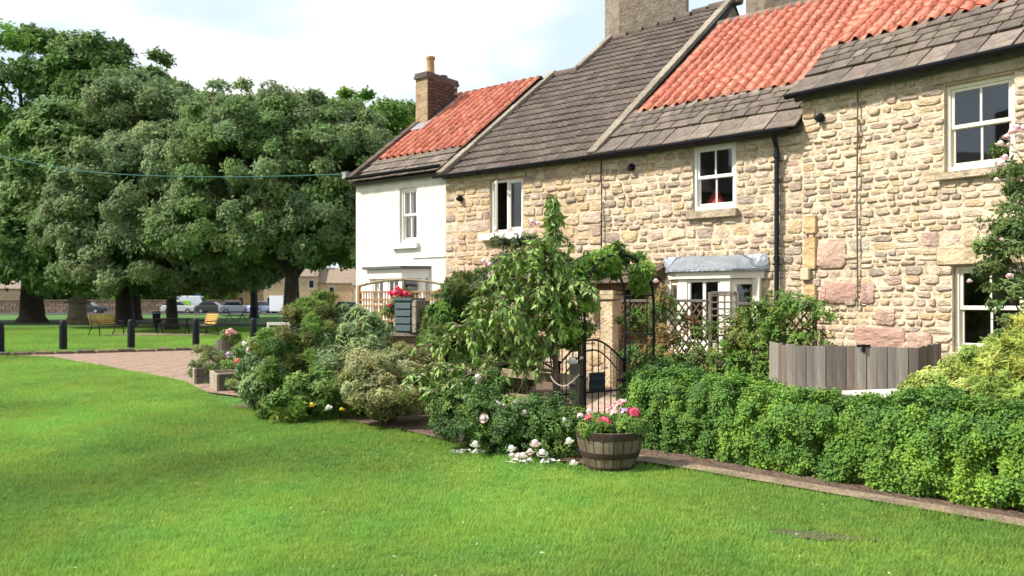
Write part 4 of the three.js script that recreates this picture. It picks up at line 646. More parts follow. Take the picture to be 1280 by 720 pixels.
{
  seed(341);
  const t = shrub('rose_bush', 'shrub rose with white and blush blooms beside the half barrel', 'rose bush', 0, 8.75, [[-0.42, 0.34, 0.05, 0.3, 0.3, 0.28], [-0.05, 0.3, 0.25, 0.34, 0.28, 0.3], [0.34, 0.26, 0.4, 0.3, 0.26, 0.28], [-0.6, 0.5, -0.35, 0.26, 0.34, 0.26], [0.56, 0.2, 0.62, 0.18, 0.18, 0.18], [-0.25, 0.55, 0.0, 0.16, 0.2, 0.16]], { mini: 2, clumps: 190, per: 15, size: 0.15, flat: 0.9, inner: 0.3, cols: [[0.083, 0.165, 0.034], [0.124, 0.225, 0.042], [0.165, 0.270, 0.048], [0.058, 0.120, 0.026]], scale: 0.72, geo: smallSpray, mat: glossLeafM, stems: 16 });
  for (const [px, py, d, m] of [[655, 517, 8.35, 'blush'], [605, 523, 8.5, 'blush'], [593, 506, 8.7, 'white'], [630, 508, 8.6, 'blush'], [622, 505, 8.6, 'white'], [597, 473, 8.9, 'white'], [598, 477, 8.9, 'blush'], [640, 562, 8.2, 'white'], [663, 566, 8.1, 'blush'], [678, 568, 8.05, 'white'], [640, 575, 8.15, 'white'], [648, 573, 8.1, 'blush'], [654, 579, 8.1, 'white'], [669, 556, 8.1, 'blush'], [581, 499, 8.9, 'white'], [585, 510, 8.8, 'white'], [575, 545, 8.7, 'blush'], [566, 540, 8.8, 'white'], [594, 557, 8.45, 'white'], [712, 553, 7.95, 'white'], [645, 505, 8.5, 'blush'], [717, 580, 7.75, 'white'], [706, 527, 8.3, 'white']]) { const v = spot(px, py, d); bloom(t, 'rose_bloom', P[m], v.x * 0.975, Math.max(0.06, v.y * 0.975 + 0.04), v.z * 0.975 + 8.75, 0.95); }
}
{ // fallen petals on the grass under the rose
  seed(342); const items = []; for (let i = 0; i < 90; i++) { const a = R() < 0.6; const v = a ? spot(rr(564, 606), rr(566, 577), 8.25) : spot(rr(628, 700), rr(574, 592), 7.75); items.push({ p: V(v.x, rr(0.035, 0.07), v.z), dir: V(rr(-0.5, 0.5), 1, rr(-0.5, 0.5)).normalize(), s: rr(0.6, 1.3), c: lin(0.8, 0.78, 0.72), spin: rr(0, 6) }); }
  tag(scatter('fallen_petals', join([new THREE.CircleGeometry(0.02, 6).rotateX(-1.4)]), petalM(1, 1, 1), items), 'fallen white petals on the grass below the rose bush', 'petals');
  const lf = []; for (let i = 0; i < 130; i++) { const v = spot(rr(572, 612), rr(538, 552), 9.4); lf.push({ p: V(v.x + rr(-0.1, 0.1), rr(0.03, 0.08), v.z + rr(-0.25, 0.25)), dir: onSphere().add(V(0, 1.3, 0)).normalize(), s: rr(0.6, 1.2), c: pick([lin(0.5, 0.28, 0.14), lin(0.42, 0.2, 0.09), lin(0.6, 0.42, 0.26)]), spin: rr(0, 6) }); }
  tag(scatter('dry_leaves', leafQuad(0.06, 0.035), leafM, lf), 'dry brown leaves lying at the edge of the flower border', 'leaves');
}
// ================================================================ WEEPING TREE
{
  seed(350);
  const D = 9.0, t = thing('weeping_tree', 'small weeping tree with drooping pointed leaves beside the rose arch', 'tree', [0.47, 0, D]);
  const trunk = new THREE.CatmullRomCurve3([V(0, -0.05, 0), V(0.03, 0.7, 0), V(-0.03, 1.5, 0.02), V(-0.02, 2.1, 0), V(0.0, 2.78, 0)]);
  part('trunk', [taperTube(trunk.points, 0.042, 0.012, 18, 8), taperTube([V(0.06, 0, 0.06), V(0.0, 0.6, 0.08), V(-0.08, 1.3, 0.05)], 0.018, 0.008, 10, 6)], M.twig, t);
  const tw = [], leaves = [], cols = [[0.247, 0.375, 0.060], [0.181, 0.307, 0.048], [0.314, 0.420, 0.084], [0.140, 0.240, 0.042]];
  const shoot = (a, out, len, drop, rise, dens) => {
    const b = a.clone().addScaledVector(out, len * 0.45).add(V(0, rise, 0)), c = a.clone().addScaledVector(out, len * 0.85).add(V(0, rise - drop * 0.35, 0)), e = a.clone().addScaledVector(out, len).add(V(rr(-0.06, 0.06), rise - drop, rr(-0.06, 0.06))); if (e.y < 0.12) e.y = 0.12;
    const cv = new THREE.CatmullRomCurve3([a, b, c, e]), L = cv.getLength(); tw.push(taperTube([a, b, c, e], 0.009, 0.002, 10, 5));
    for (let s = 0.12; s < 1; s += dens / L) { const p = cv.getPointAt(Math.min(1, s)), tan = cv.getTangentAt(Math.min(1, s)); for (const side of [-1, 1]) { if (R() < 0.12) continue; const sd = V(tan.z, 0, -tan.x).multiplyScalar(side).add(onSphere().multiplyScalar(0.6)), dr = sd.addScaledVector(tan, 0.5).add(V(0, -0.15 - R() * 0.9, 0)).normalize(); leaves.push([p, dr, rr(0.8, 1.25), tone(pick(cols), 0.2)]); } }
  };
  for (let i = 0; i < 40; i++) { const a = trunk.getPointAt(rr(0.84, 1)), an = rr(0, 6.283); shoot(a, V(Math.cos(an), 0, Math.sin(an)), rr(0.03, 0.075), rr(0.08, 0.18), 0.02, 0.03); }
  for (let i = 0; i < 34; i++) { const a = trunk.getPointAt(rr(0.45, 0.84)), an = rr(0, 6.283); shoot(a, V(Math.cos(an), 0, Math.sin(an)), rr(0.14, 0.34), rr(0.1, 0.35), rr(0.02, 0.1), 0.034); }
  // limbs that spread to the left over the fence and to the right over the arch
  for (const [ex, ey, ez, n] of [[-0.38, 2.12, 0.1, 15], [-0.62, 1.92, 0.15, 16], [-0.75, 1.75, -0.2, 12], [-0.8, 1.55, 0.1, 15], [-1.1, 1.3, 0.1, 17], [-1.5, 1.08, -0.1, 17], [-0.3, 1.6, 0.4, 15], [0.22, 1.95, 0.1, 11], [0.3, 1.7, 0.3, 9], [-0.15, 2.15, 0.1, 12], [-0.5, 1.4, 0.3, 13], [-0.9, 1.2, 0.2, 15], [-1.7, 0.75, 0.1, 17], [-1.35, 0.6, 0.35, 15], [-0.15, 1.4, 0.35, 10], [-1.05, 1.5, -0.4, 13]]) {
    const a = trunk.getPointAt(clamp(ey / 2.8 * 0.8, 0.3, 0.75)), m = V(ex * 0.45, Math.max(a.y, ey) + 0.1, ez * 0.5), e = V(ex, ey, ez), cv = new THREE.CatmullRomCurve3([a, m, e]); part('limb', [taperTube([a, m, e], 0.015, 0.005, 14, 6)], M.twig, t);
    for (let i = 0; i < n; i++) { const p = cv.getPointAt(rr(0.25, 1)), an = rr(0, 6.283); shoot(p, V(Math.cos(an), 0, Math.sin(an)), rr(0.1, 0.3), rr(0.05, 0.34), rr(0, 0.1), 0.036); }
  }
  part('shoots', tw, M.twig, t).userData.kind = 'stuff';
  const lg = leafQuad(0.095, 0.038, 0.18, 0.2); lg.computeVertexNormals(); uvMetres(lg);
  leaves.sort((a, b) => b[0].z * 1 - a[0].z * 1);   // the nearest leaves singly, the rest together
  const near = leaves.slice(0, 300), far = leaves.slice(300), lms = cols.map((c) => new THREE.MeshPhysicalMaterial({ color: lin(...c), roughness: 0.55, transmission: 0.3, thickness: 0, side: THREE.DoubleSide }));
  for (const [p, dr, s] of near) { const m = part('leaf', lg, pick(lms), t); m.position.copy(p); m.quaternion.setFromUnitVectors(V(0, 0, 1), dr); m.scale.setScalar(s); m.rotateZ(rr(-1, 1)); }
  const lg2 = lg.clone().rotateX(-Math.PI / 2);   // leaf along +y for the shared scatter
  scatter('foliage', lg2, new THREE.MeshPhysicalMaterial({ color: 0xffffff, roughness: 0.55, transmission: 0.3, thickness: 0, side: THREE.DoubleSide }), far.map(([p, dr, s, c]) => ({ p, dir: dr, s, c, spin: rr(0, 6.28) })), t);
}
{ // climbing rose on the house wall
  seed(351);
  const t = thing('climbing_rose', 'dark leaved climbing rose with pink blooms below the casement sill', 'rose', [0.2, 0, 12.6]), lobes = [];
  for (const [px, py, d] of [[655, 292, 12.6], [640, 310, 12.5], [628, 332, 12.5], [650, 335, 12.4], [605, 350, 12.6], [668, 300, 12.4], [622, 300, 12.7], [690, 330, 12.3]]) { const v = spot(px, py, d); lobes.push([v.x - 0.2, v.y, v.z + 12.6, py < 305 ? 0.08 : 0.15, py < 305 ? 0.08 : 0.15, 0.12]); }
  scatter('foliage', bushSpray, leafM, crownItems(lobes, { clumps: 26, per: 9, size: 0.12, cols: [[0.074, 0.120, 0.048], [0.099, 0.165, 0.054], [0.148, 0.195, 0.072]], scale: 0.9, inner: 0.4 }), t);
  part('stems', lobes.map((l) => taperTube([V(rr(-0.2, 0.2), 0, 0.0), V(l[0] * 0.6, l[1] * 0.5, l[2]), V(l[0], l[1] + 0.15, l[2])], 0.011, 0.004, 8, 5)), M.twig, t).userData.kind = 'stuff';
  for (const [px, py, m, s] of [[664, 279, 'pale', 1.5], [672, 281, 'pale', 1.5], [650, 318, 'pink', 1.6], [657, 322, 'pink', 1.5], [604, 328, 'pale', 1.6], [612, 332, 'pale', 1.3], [615, 343, 'blush', 1.4], [638, 288, 'blush', 1.1], [628, 296, 'white', 0.9], [645, 293, 'white', 0.9]]) { const v = spot(px, py, 12.35); bloom(t, 'rose_bloom', P[m], v.x - 0.2, v.y, v.z + 12.6, s); }
}
{ // rose at the right edge
  seed(352);
  const t = thing('rambling_rose', 'tall rambling rose with pale pink clusters at the right edge', 'rose', [5.75, 0, 8.9]), lobes = [];
  for (const [px, py, d, r] of [[1268, 180, 8.8, 0.16], [1278, 215, 8.8, 0.2], [1262, 250, 8.8, 0.15], [1275, 280, 8.8, 0.22], [1248, 285, 8.8, 0.12], [1240, 320, 8.8, 0.15], [1265, 330, 8.8, 0.24], [1232, 350, 8.8, 0.10], [1262, 380, 8.7, 0.22], [1285, 400, 8.7, 0.3], [1250, 410, 8.6, 0.15], [1295, 250, 8.9, 0.3], [1300, 320, 8.9, 0.35], [1300, 170, 8.9, 0.25]]) { const v = spot(px, py, d); lobes.push([v.x - 5.75, v.y, v.z + 8.9, r, r * 1.1, r * 0.9]); }
  scatter('foliage', bushSpray, leafM, crownItems(lobes, { clumps: 84, per: 13, size: 0.1, cols: [[0.099, 0.173, 0.048], [0.140, 0.225, 0.060], [0.181, 0.255, 0.078]], scale: 0.72, inner: 0.35 }), t);
  part('stems', lobes.map((l) => taperTube([V(rr(-0.05, 0.2), 0, 0), V(0.05, l[1] * 0.55, 0), V(l[0] * 0.6, l[1] * 0.95, l[2]), V(l[0] - 0.1, l[1] + 0.1, l[2])], 0.012, 0.004, 10, 5)), M.twig, t).userData.kind = 'stuff';
  for (const [px, py, s] of [[1250, 181, 1.1], [1258, 172, 1.2], [1266, 166, 1.2], [1274, 172, 1.1], [1271, 160, 1], [1262, 182, 1], [1250, 206, 1.2], [1256, 198, 1], [1278, 162, 1.1], [1246, 226, 0.9], [1268, 190, 0.8], [1230, 290, 0.6], [1212, 352, 0.6], [1252, 300, 0.6], [1276, 448, 0.9], [1240, 424, 0.7], [1262, 345, 0.6]]) { const v = spot(px, py, 8.55); bloom(t, 'rose_bloom', R() < 0.7 ? P.pale : P.blush, v.x - 5.75, v.y, v.z + 8.9, s); }
}
// ================================================================ IRON ROSE ARCH, GATE, SIGN
const aNR = V(1.68, 0, -9.5), aNL = V(0.81, 0, -8.92), aFR = V(1.40, 0, -9.92), aFL = V(0.53, 0, -9.34);
{
  seed(360);
  const t = thing('rose_arch', 'black iron rose arch over the garden gate', 'arch', [1.1, 0, 9.42]), o = V(1.1, 0, -9.42);
  const hoop = (a, b) => { const pts = [a.clone()], n = 14; pts[0].y = -0.05; pts.push(V(a.x, 0.8, a.z)); for (let i = 0; i <= n; i++) { const w = Math.PI * (1 - i / n), k = (Math.cos(w) + 1) / 2; pts.push(V(lerp(a.x, b.x, k), 1.62 + Math.sin(w) * 0.52, lerp(a.z, b.z, k))); } pts.push(V(b.x, 0.8, b.z), V(b.x, -0.05, b.z)); return pts.map((p) => p.sub(o)); };
  const shift = (v, k) => v.clone().lerp(aNL.clone().add(aFR).multiplyScalar(0.5).setY(0), k);
  for (const [a, b] of [[aNL, aNR], [aFL, aFR]]) part('hoop', [tube(hoop(a, b), 0.016, 70, 6)], M.iron, t);
  for (const [a, b] of [[aNL, aFL], [aNR, aFR]]) {
    for (const y of [0.3, 0.75, 1.2, 1.66]) part('cross_bar', [rod(V(a.x, y, a.z).sub(o), V(b.x, y, b.z).sub(o), 0.009, 6)], M.iron, t);
    for (const k of [0.22, 0.82]) part('upright_bar', [rod(toward(a, b, k).setY(0).sub(o), toward(a, b, k).setY(1.66).sub(o), 0.007, 6)], M.iron, t);
  }
  for (const k of [0.2, 0.4, 0.6, 0.8]) { const w = Math.PI * (1 - k), y = 1.62 + Math.sin(w) * 0.52, f = (Math.cos(w) + 1) / 2; part('cross_bar', [rod(aNL.clone().lerp(aNR, f).setY(y).sub(o), aFL.clone().lerp(aFR, f).setY(y).sub(o), 0.009, 6)], M.iron, t); }
  part('finial', [new THREE.SphereGeometry(0.028, 10, 8).translate(...aNL.clone().lerp(aNR, 0.5).setY(2.17).sub(o).toArray())], M.iron, t);
}
{
  const t = thing('garden_gate', 'black iron garden gate with arched top under the rose arch', 'gate', [0.965, 0, 9.63]), o = V(0.965, 0, -9.63), at = (k, y) => aFL.clone().lerp(aFR, lerp(0.03, 0.97, k)).setY(y).sub(o), topY = (k) => 0.86 + 0.27 * Math.sin(Math.PI * k);
  part('gate_frame', [rod(at(0, 0.08), at(0, 0.9), 0.012), rod(at(1, 0.08), at(1, 0.9), 0.012), rod(at(0, 0.1), at(1, 0.1), 0.011), rod(at(0, 0.5), at(1, 0.5), 0.011), tube(Array.from({ length: 15 }, (_, i) => at(i / 14, topY(i / 14))), 0.012, 30, 6), tube(Array.from({ length: 15 }, (_, i) => at(0.08 + 0.84 * i / 14, topY(i / 14) - 0.12)), 0.009, 30, 6)], M.iron, t);
  for (let i = 1; i < 10; i++) part('gate_bar', [rod(at(i / 10, 0.1), at(i / 10, topY(i / 10)), 0.0075, 6)], M.iron, t);
  part('latch', [box(0.09, 0.03, 0.03, ...at(0.96, 0.62).toArray())], M.iron, t);
  const s = thing('gate_sign', 'small dark plaque fixed to the iron gate', 'sign', [0.965 + 0, 0, 9.63]); const p = at(0.56, 0.62), a = Math.atan2(-(aFR.z - aFL.z), aFR.x - aFL.x);
  const plate = part('plate', [soft(0.235, 0.235, 0.016, 0.004)], std(lin(0.012, 0.018, 0.026), { roughness: 0.55 }), s); plate.position.set(p.x - 0.015 * Math.sin(a) * -1, p.y, p.z + 0.03); plate.rotation.y = a;
  part('text_band', [box(0.19, 0.035, 0.004, 0, 0.05, 0.0095)], std(lin(0.03, 0.055, 0.06)), plate); part('text_band', [box(0.19, 0.035, 0.004, 0, -0.055, 0.0095)], std(lin(0.03, 0.055, 0.06)), plate);
}
{ // climber on the arch
  seed(361);
  const t = thing('arch_climber', 'leafy green climber growing over the iron rose arch', 'climber', [1.1, 0, 9.42]), lobes = [];
  for (let i = 0; i <= 9; i++) { const w = Math.PI * (1 - (0.08 + i / 9 * 0.74)), k = (Math.cos(w) + 1) / 2, p = aNL.clone().lerp(aNR, k).lerp(aFL.clone().lerp(aFR, k), rr(0.1, 0.9)).setY(1.62 + Math.sin(w) * 0.50 - 0.02).sub(V(1.1, 0, -9.42)); lobes.push([p.x, p.y, p.z, rr(0.10, 0.16), rr(0.08, 0.14), rr(0.10, 0.16)]); }
  for (let i = 0; i < 11; i++) { const p = aNL.clone().lerp(aFL, rr(-0.15, 1)).setY(rr(1.08, 1.78)).sub(V(1.1, 0, -9.42)); lobes.push([p.x - 0.05, p.y, p.z, rr(0.1, 0.17), rr(0.1, 0.2), rr(0.1, 0.16)]); }
  scatter('foliage', bushSpray, leafM, crownItems(lobes, { clumps: 74, per: 13, size: 0.085, cols: [[0.165, 0.300, 0.042], [0.124, 0.240, 0.036], [0.231, 0.360, 0.060]], scale: 0.78, inner: 0.3 }), t);
  part('stems', [0, 1, 2].map((i) => taperTube([V(-0.32, 0, 0.4 - i * 0.15), V(-0.3, 0.8, 0.45 - i * 0.2), V(-0.3, 1.6, 0.4 - i * 0.2), V(-0.1, 2.08, 0.2)], 0.012, 0.006, 12, 5)), M.twig, t).userData.kind = 'stuff';
  for (const [px, py, m, s] of [[715, 453, 'white', 1.15], [727, 448, 'white', 0.6], [752, 455, 'pink', 0.5], [757, 460, 'pink', 0.5], [820, 352, 'pale', 0.6]]) { const v = spot(px, py, 8.9); bloom(t, 'rose_bloom', P[m], v.x - 1.1, v.y, v.z + 9.42, s); }
}
{ // flagged path behind the gate, seen through the bars
  seed(362); const path = structure('garden_path', [sheet([[0.45, 9.2], [1.25, 9.75], [2.0, 12.6], [2.6, 14.4], [1.6, 15], [0.7, 12.5], [0.1, 10.2]], 0.03)], std(lin(0.34, 0.27, 0.21), { map: gravelTex }));
  const mats = [stoneM(0.58, 0.42, 0.32), stoneM(0.52, 0.40, 0.31), stoneM(0.62, 0.48, 0.37)];
  for (let i = 0; i < 9; i++) for (let j = 0; j < 2; j++) { const g = part('flagstone', [soft(0.42 + rr(-0.02, 0.02), 0.04, 0.46, 0.01)], pick(mats), path), x = 0.55 + i * 0.16 + j * 0.44, d = 9.75 + i * 0.48; g.position.set(x + 0.1, 0.045, -d - j * 0.1); g.rotation.y = -0.3 + rr(-0.03, 0.03); }
}
// ================================================================ POST AND RAIL FENCE, ROPE
{
  seed(363);
  const a = V(-1.25, 0, -11.2), b = V(0.74, 0, -8.9), t = thing('rail_fence', 'weathered low post and rail fence behind the rose bush', 'fence', [a.x, 0, -a.z], Math.atan2(-(b.z - a.z), b.x - a.x)), L = a.distanceTo(b);
  for (const [y, m] of [[0.71, M.railWood], [0.45, M.railWood], [0.2, M.greyWood2]]) for (let i = 0; i < 2; i++) part('rail', [soft(L / 2 - 0.02, 0.10, 0.04, 0.008, L * (0.25 + 0.5 * i), y + rr(-0.015, 0.015), 0.05, 0, 0, rr(-0.01, 0.01))], m, t);
  for (let i = 0; i < 3; i++) part('post', [soft(0.09, 0.92, 0.09, 0.012, lerp(0.05, L - 0.08, i / 2), 0.44, -0.02)], M.greyWood2, t);
  tag(part('rope', [tube([spot(688, 470, 8.75), spot(695, 479, 8.72), spot(705, 483, 8.7), spot(714, 478, 8.72), spot(724, 468, 8.8)], 0.008, 24, 5)], std(lin(0.55, 0.48, 0.36))), 'pale rope hanging in a loop beside the arch post', 'rope');
}
// ================================================================ LATTICE TRELLIS FENCE
function lattice(t, x0, x1, y0, y1, diag, mat) {   // crossed slats clipped to a rectangle, in the fence frame
  const st = diag ? 0.115 : 0.1;
  if (!diag) { for (let x = x0 + st; x < x1; x += st) part('slat', [box(0.026, y1 - y0, 0.01, x, (y0 + y1) / 2, 0)], mat, t); for (let y = y0 + st; y < y1; y += st) part('slat', [box(x1 - x0, 0.026, 0.01, (x0 + x1) / 2, y, 0.011)], mat, t); return; }
  const k = 1.35;   // slats steeper than square
  for (const s of [-1, 1]) for (let c = x0 - (y1 - y0) / k; c < x1 + (y1 - y0) / k; c += st) {
    const pts = []; const X = (y) => c + s * (y - (s > 0 ? y0 : y1)) / k * 1; // line
    const Y = (x) => (s > 0 ? y0 : y1) + s * (x - c) * k;
    for (const y of [y0, y1]) { const x = X(y); if (x >= x0 && x <= x1) pts.push([x, y]); } for (const x of [x0, x1]) { const y = Y(x); if (y > y0 && y < y1) pts.push([x, y]); }
    if (pts.length < 2 || Math.hypot(pts[0][0] - pts[1][0], pts[0][1] - pts[1][1]) < 0.05) continue;
    const [p, q] = pts, L = Math.hypot(q[0] - p[0], q[1] - p[1]); part('slat', [box(L, 0.022, 0.009, (p[0] + q[0]) / 2, (p[1] + q[1]) / 2, s * 0.0055, 0, 0, Math.atan2(q[1] - p[1], q[0] - p[0]))], mat, t);
  }
}
{
  const L = trA.distanceTo(trB), t = thing('trellis_fence', 'brown wooden lattice trellis fence in front of the bay window', 'trellis', [trA.x, 0, -trA.z], Math.atan2(-(trB.z - trA.z), trB.x - trA.x)), m = M.brownWood;
  for (const x of [0.0, 0.75, 1.5, 1.92, 2.5, L]) part('post', [soft(0.06, x > 1.4 && x < 2 ? 1.74 : 1.62, 0.06, 0.008, x, x > 1.4 && x < 2 ? 0.86 : 0.8, -0.03)], x > 1.4 && x < 2 ? M.greyWood2 : m, t);
  for (const [a, b, y1, d] of [[0.03, 0.72, 1.58, true], [0.78, 1.47, 1.58, true], [1.53, 1.89, 1.70, false], [1.95, 2.47, 1.54, true], [2.53, L - 0.03, 1.54, true]]) { lattice(t, a, b, 0.78, y1, d, d ? m : M.greyWood2); part('top_rail', [soft(b - a, 0.045, 0.05, 0.006, (a + b) / 2, y1 + 0.02, 0)], M.greyWood2, t); part('lower_rail', [soft(b - a, 0.045, 0.04, 0.006, (a + b) / 2, 0.76, 0)], M.greyWood2, t); for (let x = a + 0.06; x < b; x += 0.125) part('board', [box(0.118, 0.72, 0.018, x, 0.37, -0.012)], M.greyWood2, t); }
}
// ================================================================ GREY BOARD SCREEN AND WHITE TABLE BEHIND THE HEDGE
{
  seed(364);
  const t = thing('board_fence', 'grey weathered vertical board fence behind the hedge', 'fence', [3.42, 0, 10.0]), o = V(3.42, 0, -10.0);
  const run = (a, b, n, gapAt = -1, lightAt = -1) => { const d = b.clone().sub(a), L = d.length(), ang = Math.atan2(-d.z, d.x), w = L / n; for (let i = 0; i < n; i++) { if (i === gapAt) continue; const p = a.clone().addScaledVector(d, (i + 0.5) / n).sub(o), hh = 1.05 + rr(-0.012, 0.012), m = part('board', join([soft(w + 0.008, hh, 0.02, 0.003)]), i === lightAt ? M.greyWood3 : pick([M.greyWood, M.greyWood2, M.greyWood3, M.warmWood]), t); m.position.set(p.x, hh / 2, p.z + (i % 2) * 0.009); m.rotation.y = ang + rr(-0.015, 0.015); }
    for (const y of [0.3, 0.85]) { const p = a.clone().add(b).multiplyScalar(0.5).sub(o), m = part('rail', [box(L - 0.02, 0.07, 0.03)], M.greyWood2, t); m.position.set(p.x + Math.sin(ang) * 0.03 * -1, y, p.z - 0.03 * Math.cos(ang)); m.rotation.y = ang; } };
  run(V(3.50, 0, -10.85), V(3.42, 0, -10.0), 5); run(V(3.42, 0, -10.0), V(4.82, 0, -9.5), 13, -1, 7); run(V(4.82, 0, -9.5), V(5.62, 0, -10.5), 8);
  part('hinge', [box(0.16, 0.03, 0.02, 0.83, 1.055, 0.33), box(0.03, 0.09, 0.02, 0.83, 1.03, 0.335)], M.iron, t);
  const w = thing('garden_table', 'white garden table top just showing behind the hedge', 'table', [4.25, 0, 8.75], 0.3); part('table_top', [soft(1.15, 0.035, 0.6, 0.012, 0, 0.585, 0)], M.white, w); for (const [x, z] of [[-0.5, -0.22], [0.5, -0.22], [-0.5, 0.22], [0.5, 0.22]]) part('leg', [soft(0.05, 0.565, 0.05, 0.008, x, 0.283, z)], M.white, w);
}
// ================================================================ HALF BARREL AND ITS FLOWERS
{
  seed(370);
  const t = thing('half_barrel_planter', 'weathered oak half barrel planter with iron hoops on the lawn', 'planter', [0.94, 0, 7.7]), n = 20, H = 0.37, rAt = (v) => 0.222 + 0.098 * Math.sin(v * 1.6) ;
  const woods = [std(lin(0.23, 0.18, 0.125), { map: grainTex }), std(lin(0.28, 0.225, 0.165), { map: grainTex }), std(lin(0.18, 0.135, 0.095), { map: grainTex })];
  for (let i = 0; i < n; i++) {
    const pos = [], idx = [], a0 = (i + 0.04) / n * 6.283, a1 = (i + 0.96) / n * 6.283; for (let j = 0; j <= 6; j++) { const v = j / 6, r = rAt(v); for (const [a, k] of [[a0, 0], [(a0 + a1) / 2, 0.003], [a1, 0], [a1, -0.022], [a0, -0.022]]) pos.push(Math.cos(a) * (r + k), v * H, Math.sin(a) * (r + k)); }
    for (let j = 0; j < 6; j++) for (let k = 0; k < 5; k++) { const a = j * 5 + k, b = j * 5 + (k + 1) % 5; idx.push(a, a + 5, b, b, a + 5, b + 5); } idx.push(30, 33, 31, 31, 33, 32, 30, 34, 33);
    const g = new THREE.BufferGeometry(); g.setAttribute('position', new THREE.Float32BufferAttribute(pos, 3)); g.setIndex(idx); const f = g.toNonIndexed(); f.computeVertexNormals(); part('stave', [f], pick(woods), t);
  }
  const hoop = (y0, y1, k) => { const pts = [[rAt(y0 / H) + 0.001, y0], [rAt(y0 / H) + k, y0], [rAt(y1 / H) + k, y1], [rAt(y1 / H) + 0.001, y1]].map(([x, y]) => new THREE.Vector2(x, y)); part('hoop', [new THREE.LatheGeometry(pts, 48)], M.rust, t); };
  hoop(0.30, 0.368, 0.008); hoop(0.12, 0.175, 0.007); hoop(0.0, 0.035, 0.007);
  part('soil', [new THREE.CircleGeometry(0.285, 32).rotateX(-Math.PI / 2).translate(0, 0.33, 0)], M.soil, t);
  const ger = (label, x, z, r, heads, cols) => {
    const g = thing('geranium_plant', label, 'plant', [0.94 + x, 0.33, 7.7 - z], 0, 'plants in the half barrel'), lobes = [[0, 0.06, 0, r, 0.075, r]];
    scatter('foliage', bushSpray, leafM, crownItems(lobes, { clumps: 26, per: 16, size: 0.05, cols: [[0.165, 0.300, 0.048], [0.124, 0.232, 0.036], [0.231, 0.330, 0.072]], scale: 0.55, low: -0.3 }), g);
    const petals = mergeGeometries(Array.from({ length: 34 }, () => { const v = onSphere(); v.y = Math.abs(v.y) * 0.9 - 0.15; const c = new THREE.CircleGeometry(0.012, 5).toNonIndexed(); c.applyMatrix4(new THREE.Matrix4().compose(v.clone().multiplyScalar(0.03), new THREE.Quaternion().setFromUnitVectors(V(0, 0, 1), v.clone().add(onSphere().multiplyScalar(0.5)).normalize()), V(1, 1, 1))); return c; }));
    for (const [hx, hy, hz, m, s] of heads) { part('stem', [rod(V(hx * 0.5, 0.02, hz * 0.5), V(hx, hy, hz), 0.004, 5)], M.stem, g); const e = part('flower_head', petals, P[m], g); e.position.set(hx, hy + 0.005, hz); e.scale.setScalar(s * 1.3); }
  };
  ger('geranium with deep pink flower heads at the left of the barrel', -0.14, 0.08, 0.14, [[-0.06, 0.14, 0.03, 'hot', 1.3], [0.08, 0.12, 0.08, 'hot', 1.5], [0.02, 0.13, 0.1, 'coral', 1.0], [-0.14, 0.16, -0.03, 'pale', 0.9], [-0.05, 0.2, -0.08, 'pale', 0.8]]);
  ger('geranium with tall pale pink flower heads in the middle of the barrel', 0.04, -0.04, 0.13, [[0.0, 0.18, 0.02, 'pale', 1.1], [0.05, 0.26, 0, 'pink', 1.0], [0.10, 0.2, 0.03, 'lilac', 1.0], [0.1, 0.28, -0.04, 'pale', 0.9], [-0.04, 0.22, -0.04, 'pink', 0.9]]);
  ger('geranium with one crimson flower head at the right of the barrel', 0.18, 0.05, 0.11, [[0.04, 0.19, 0.0, 'hot', 1.5]]);
}

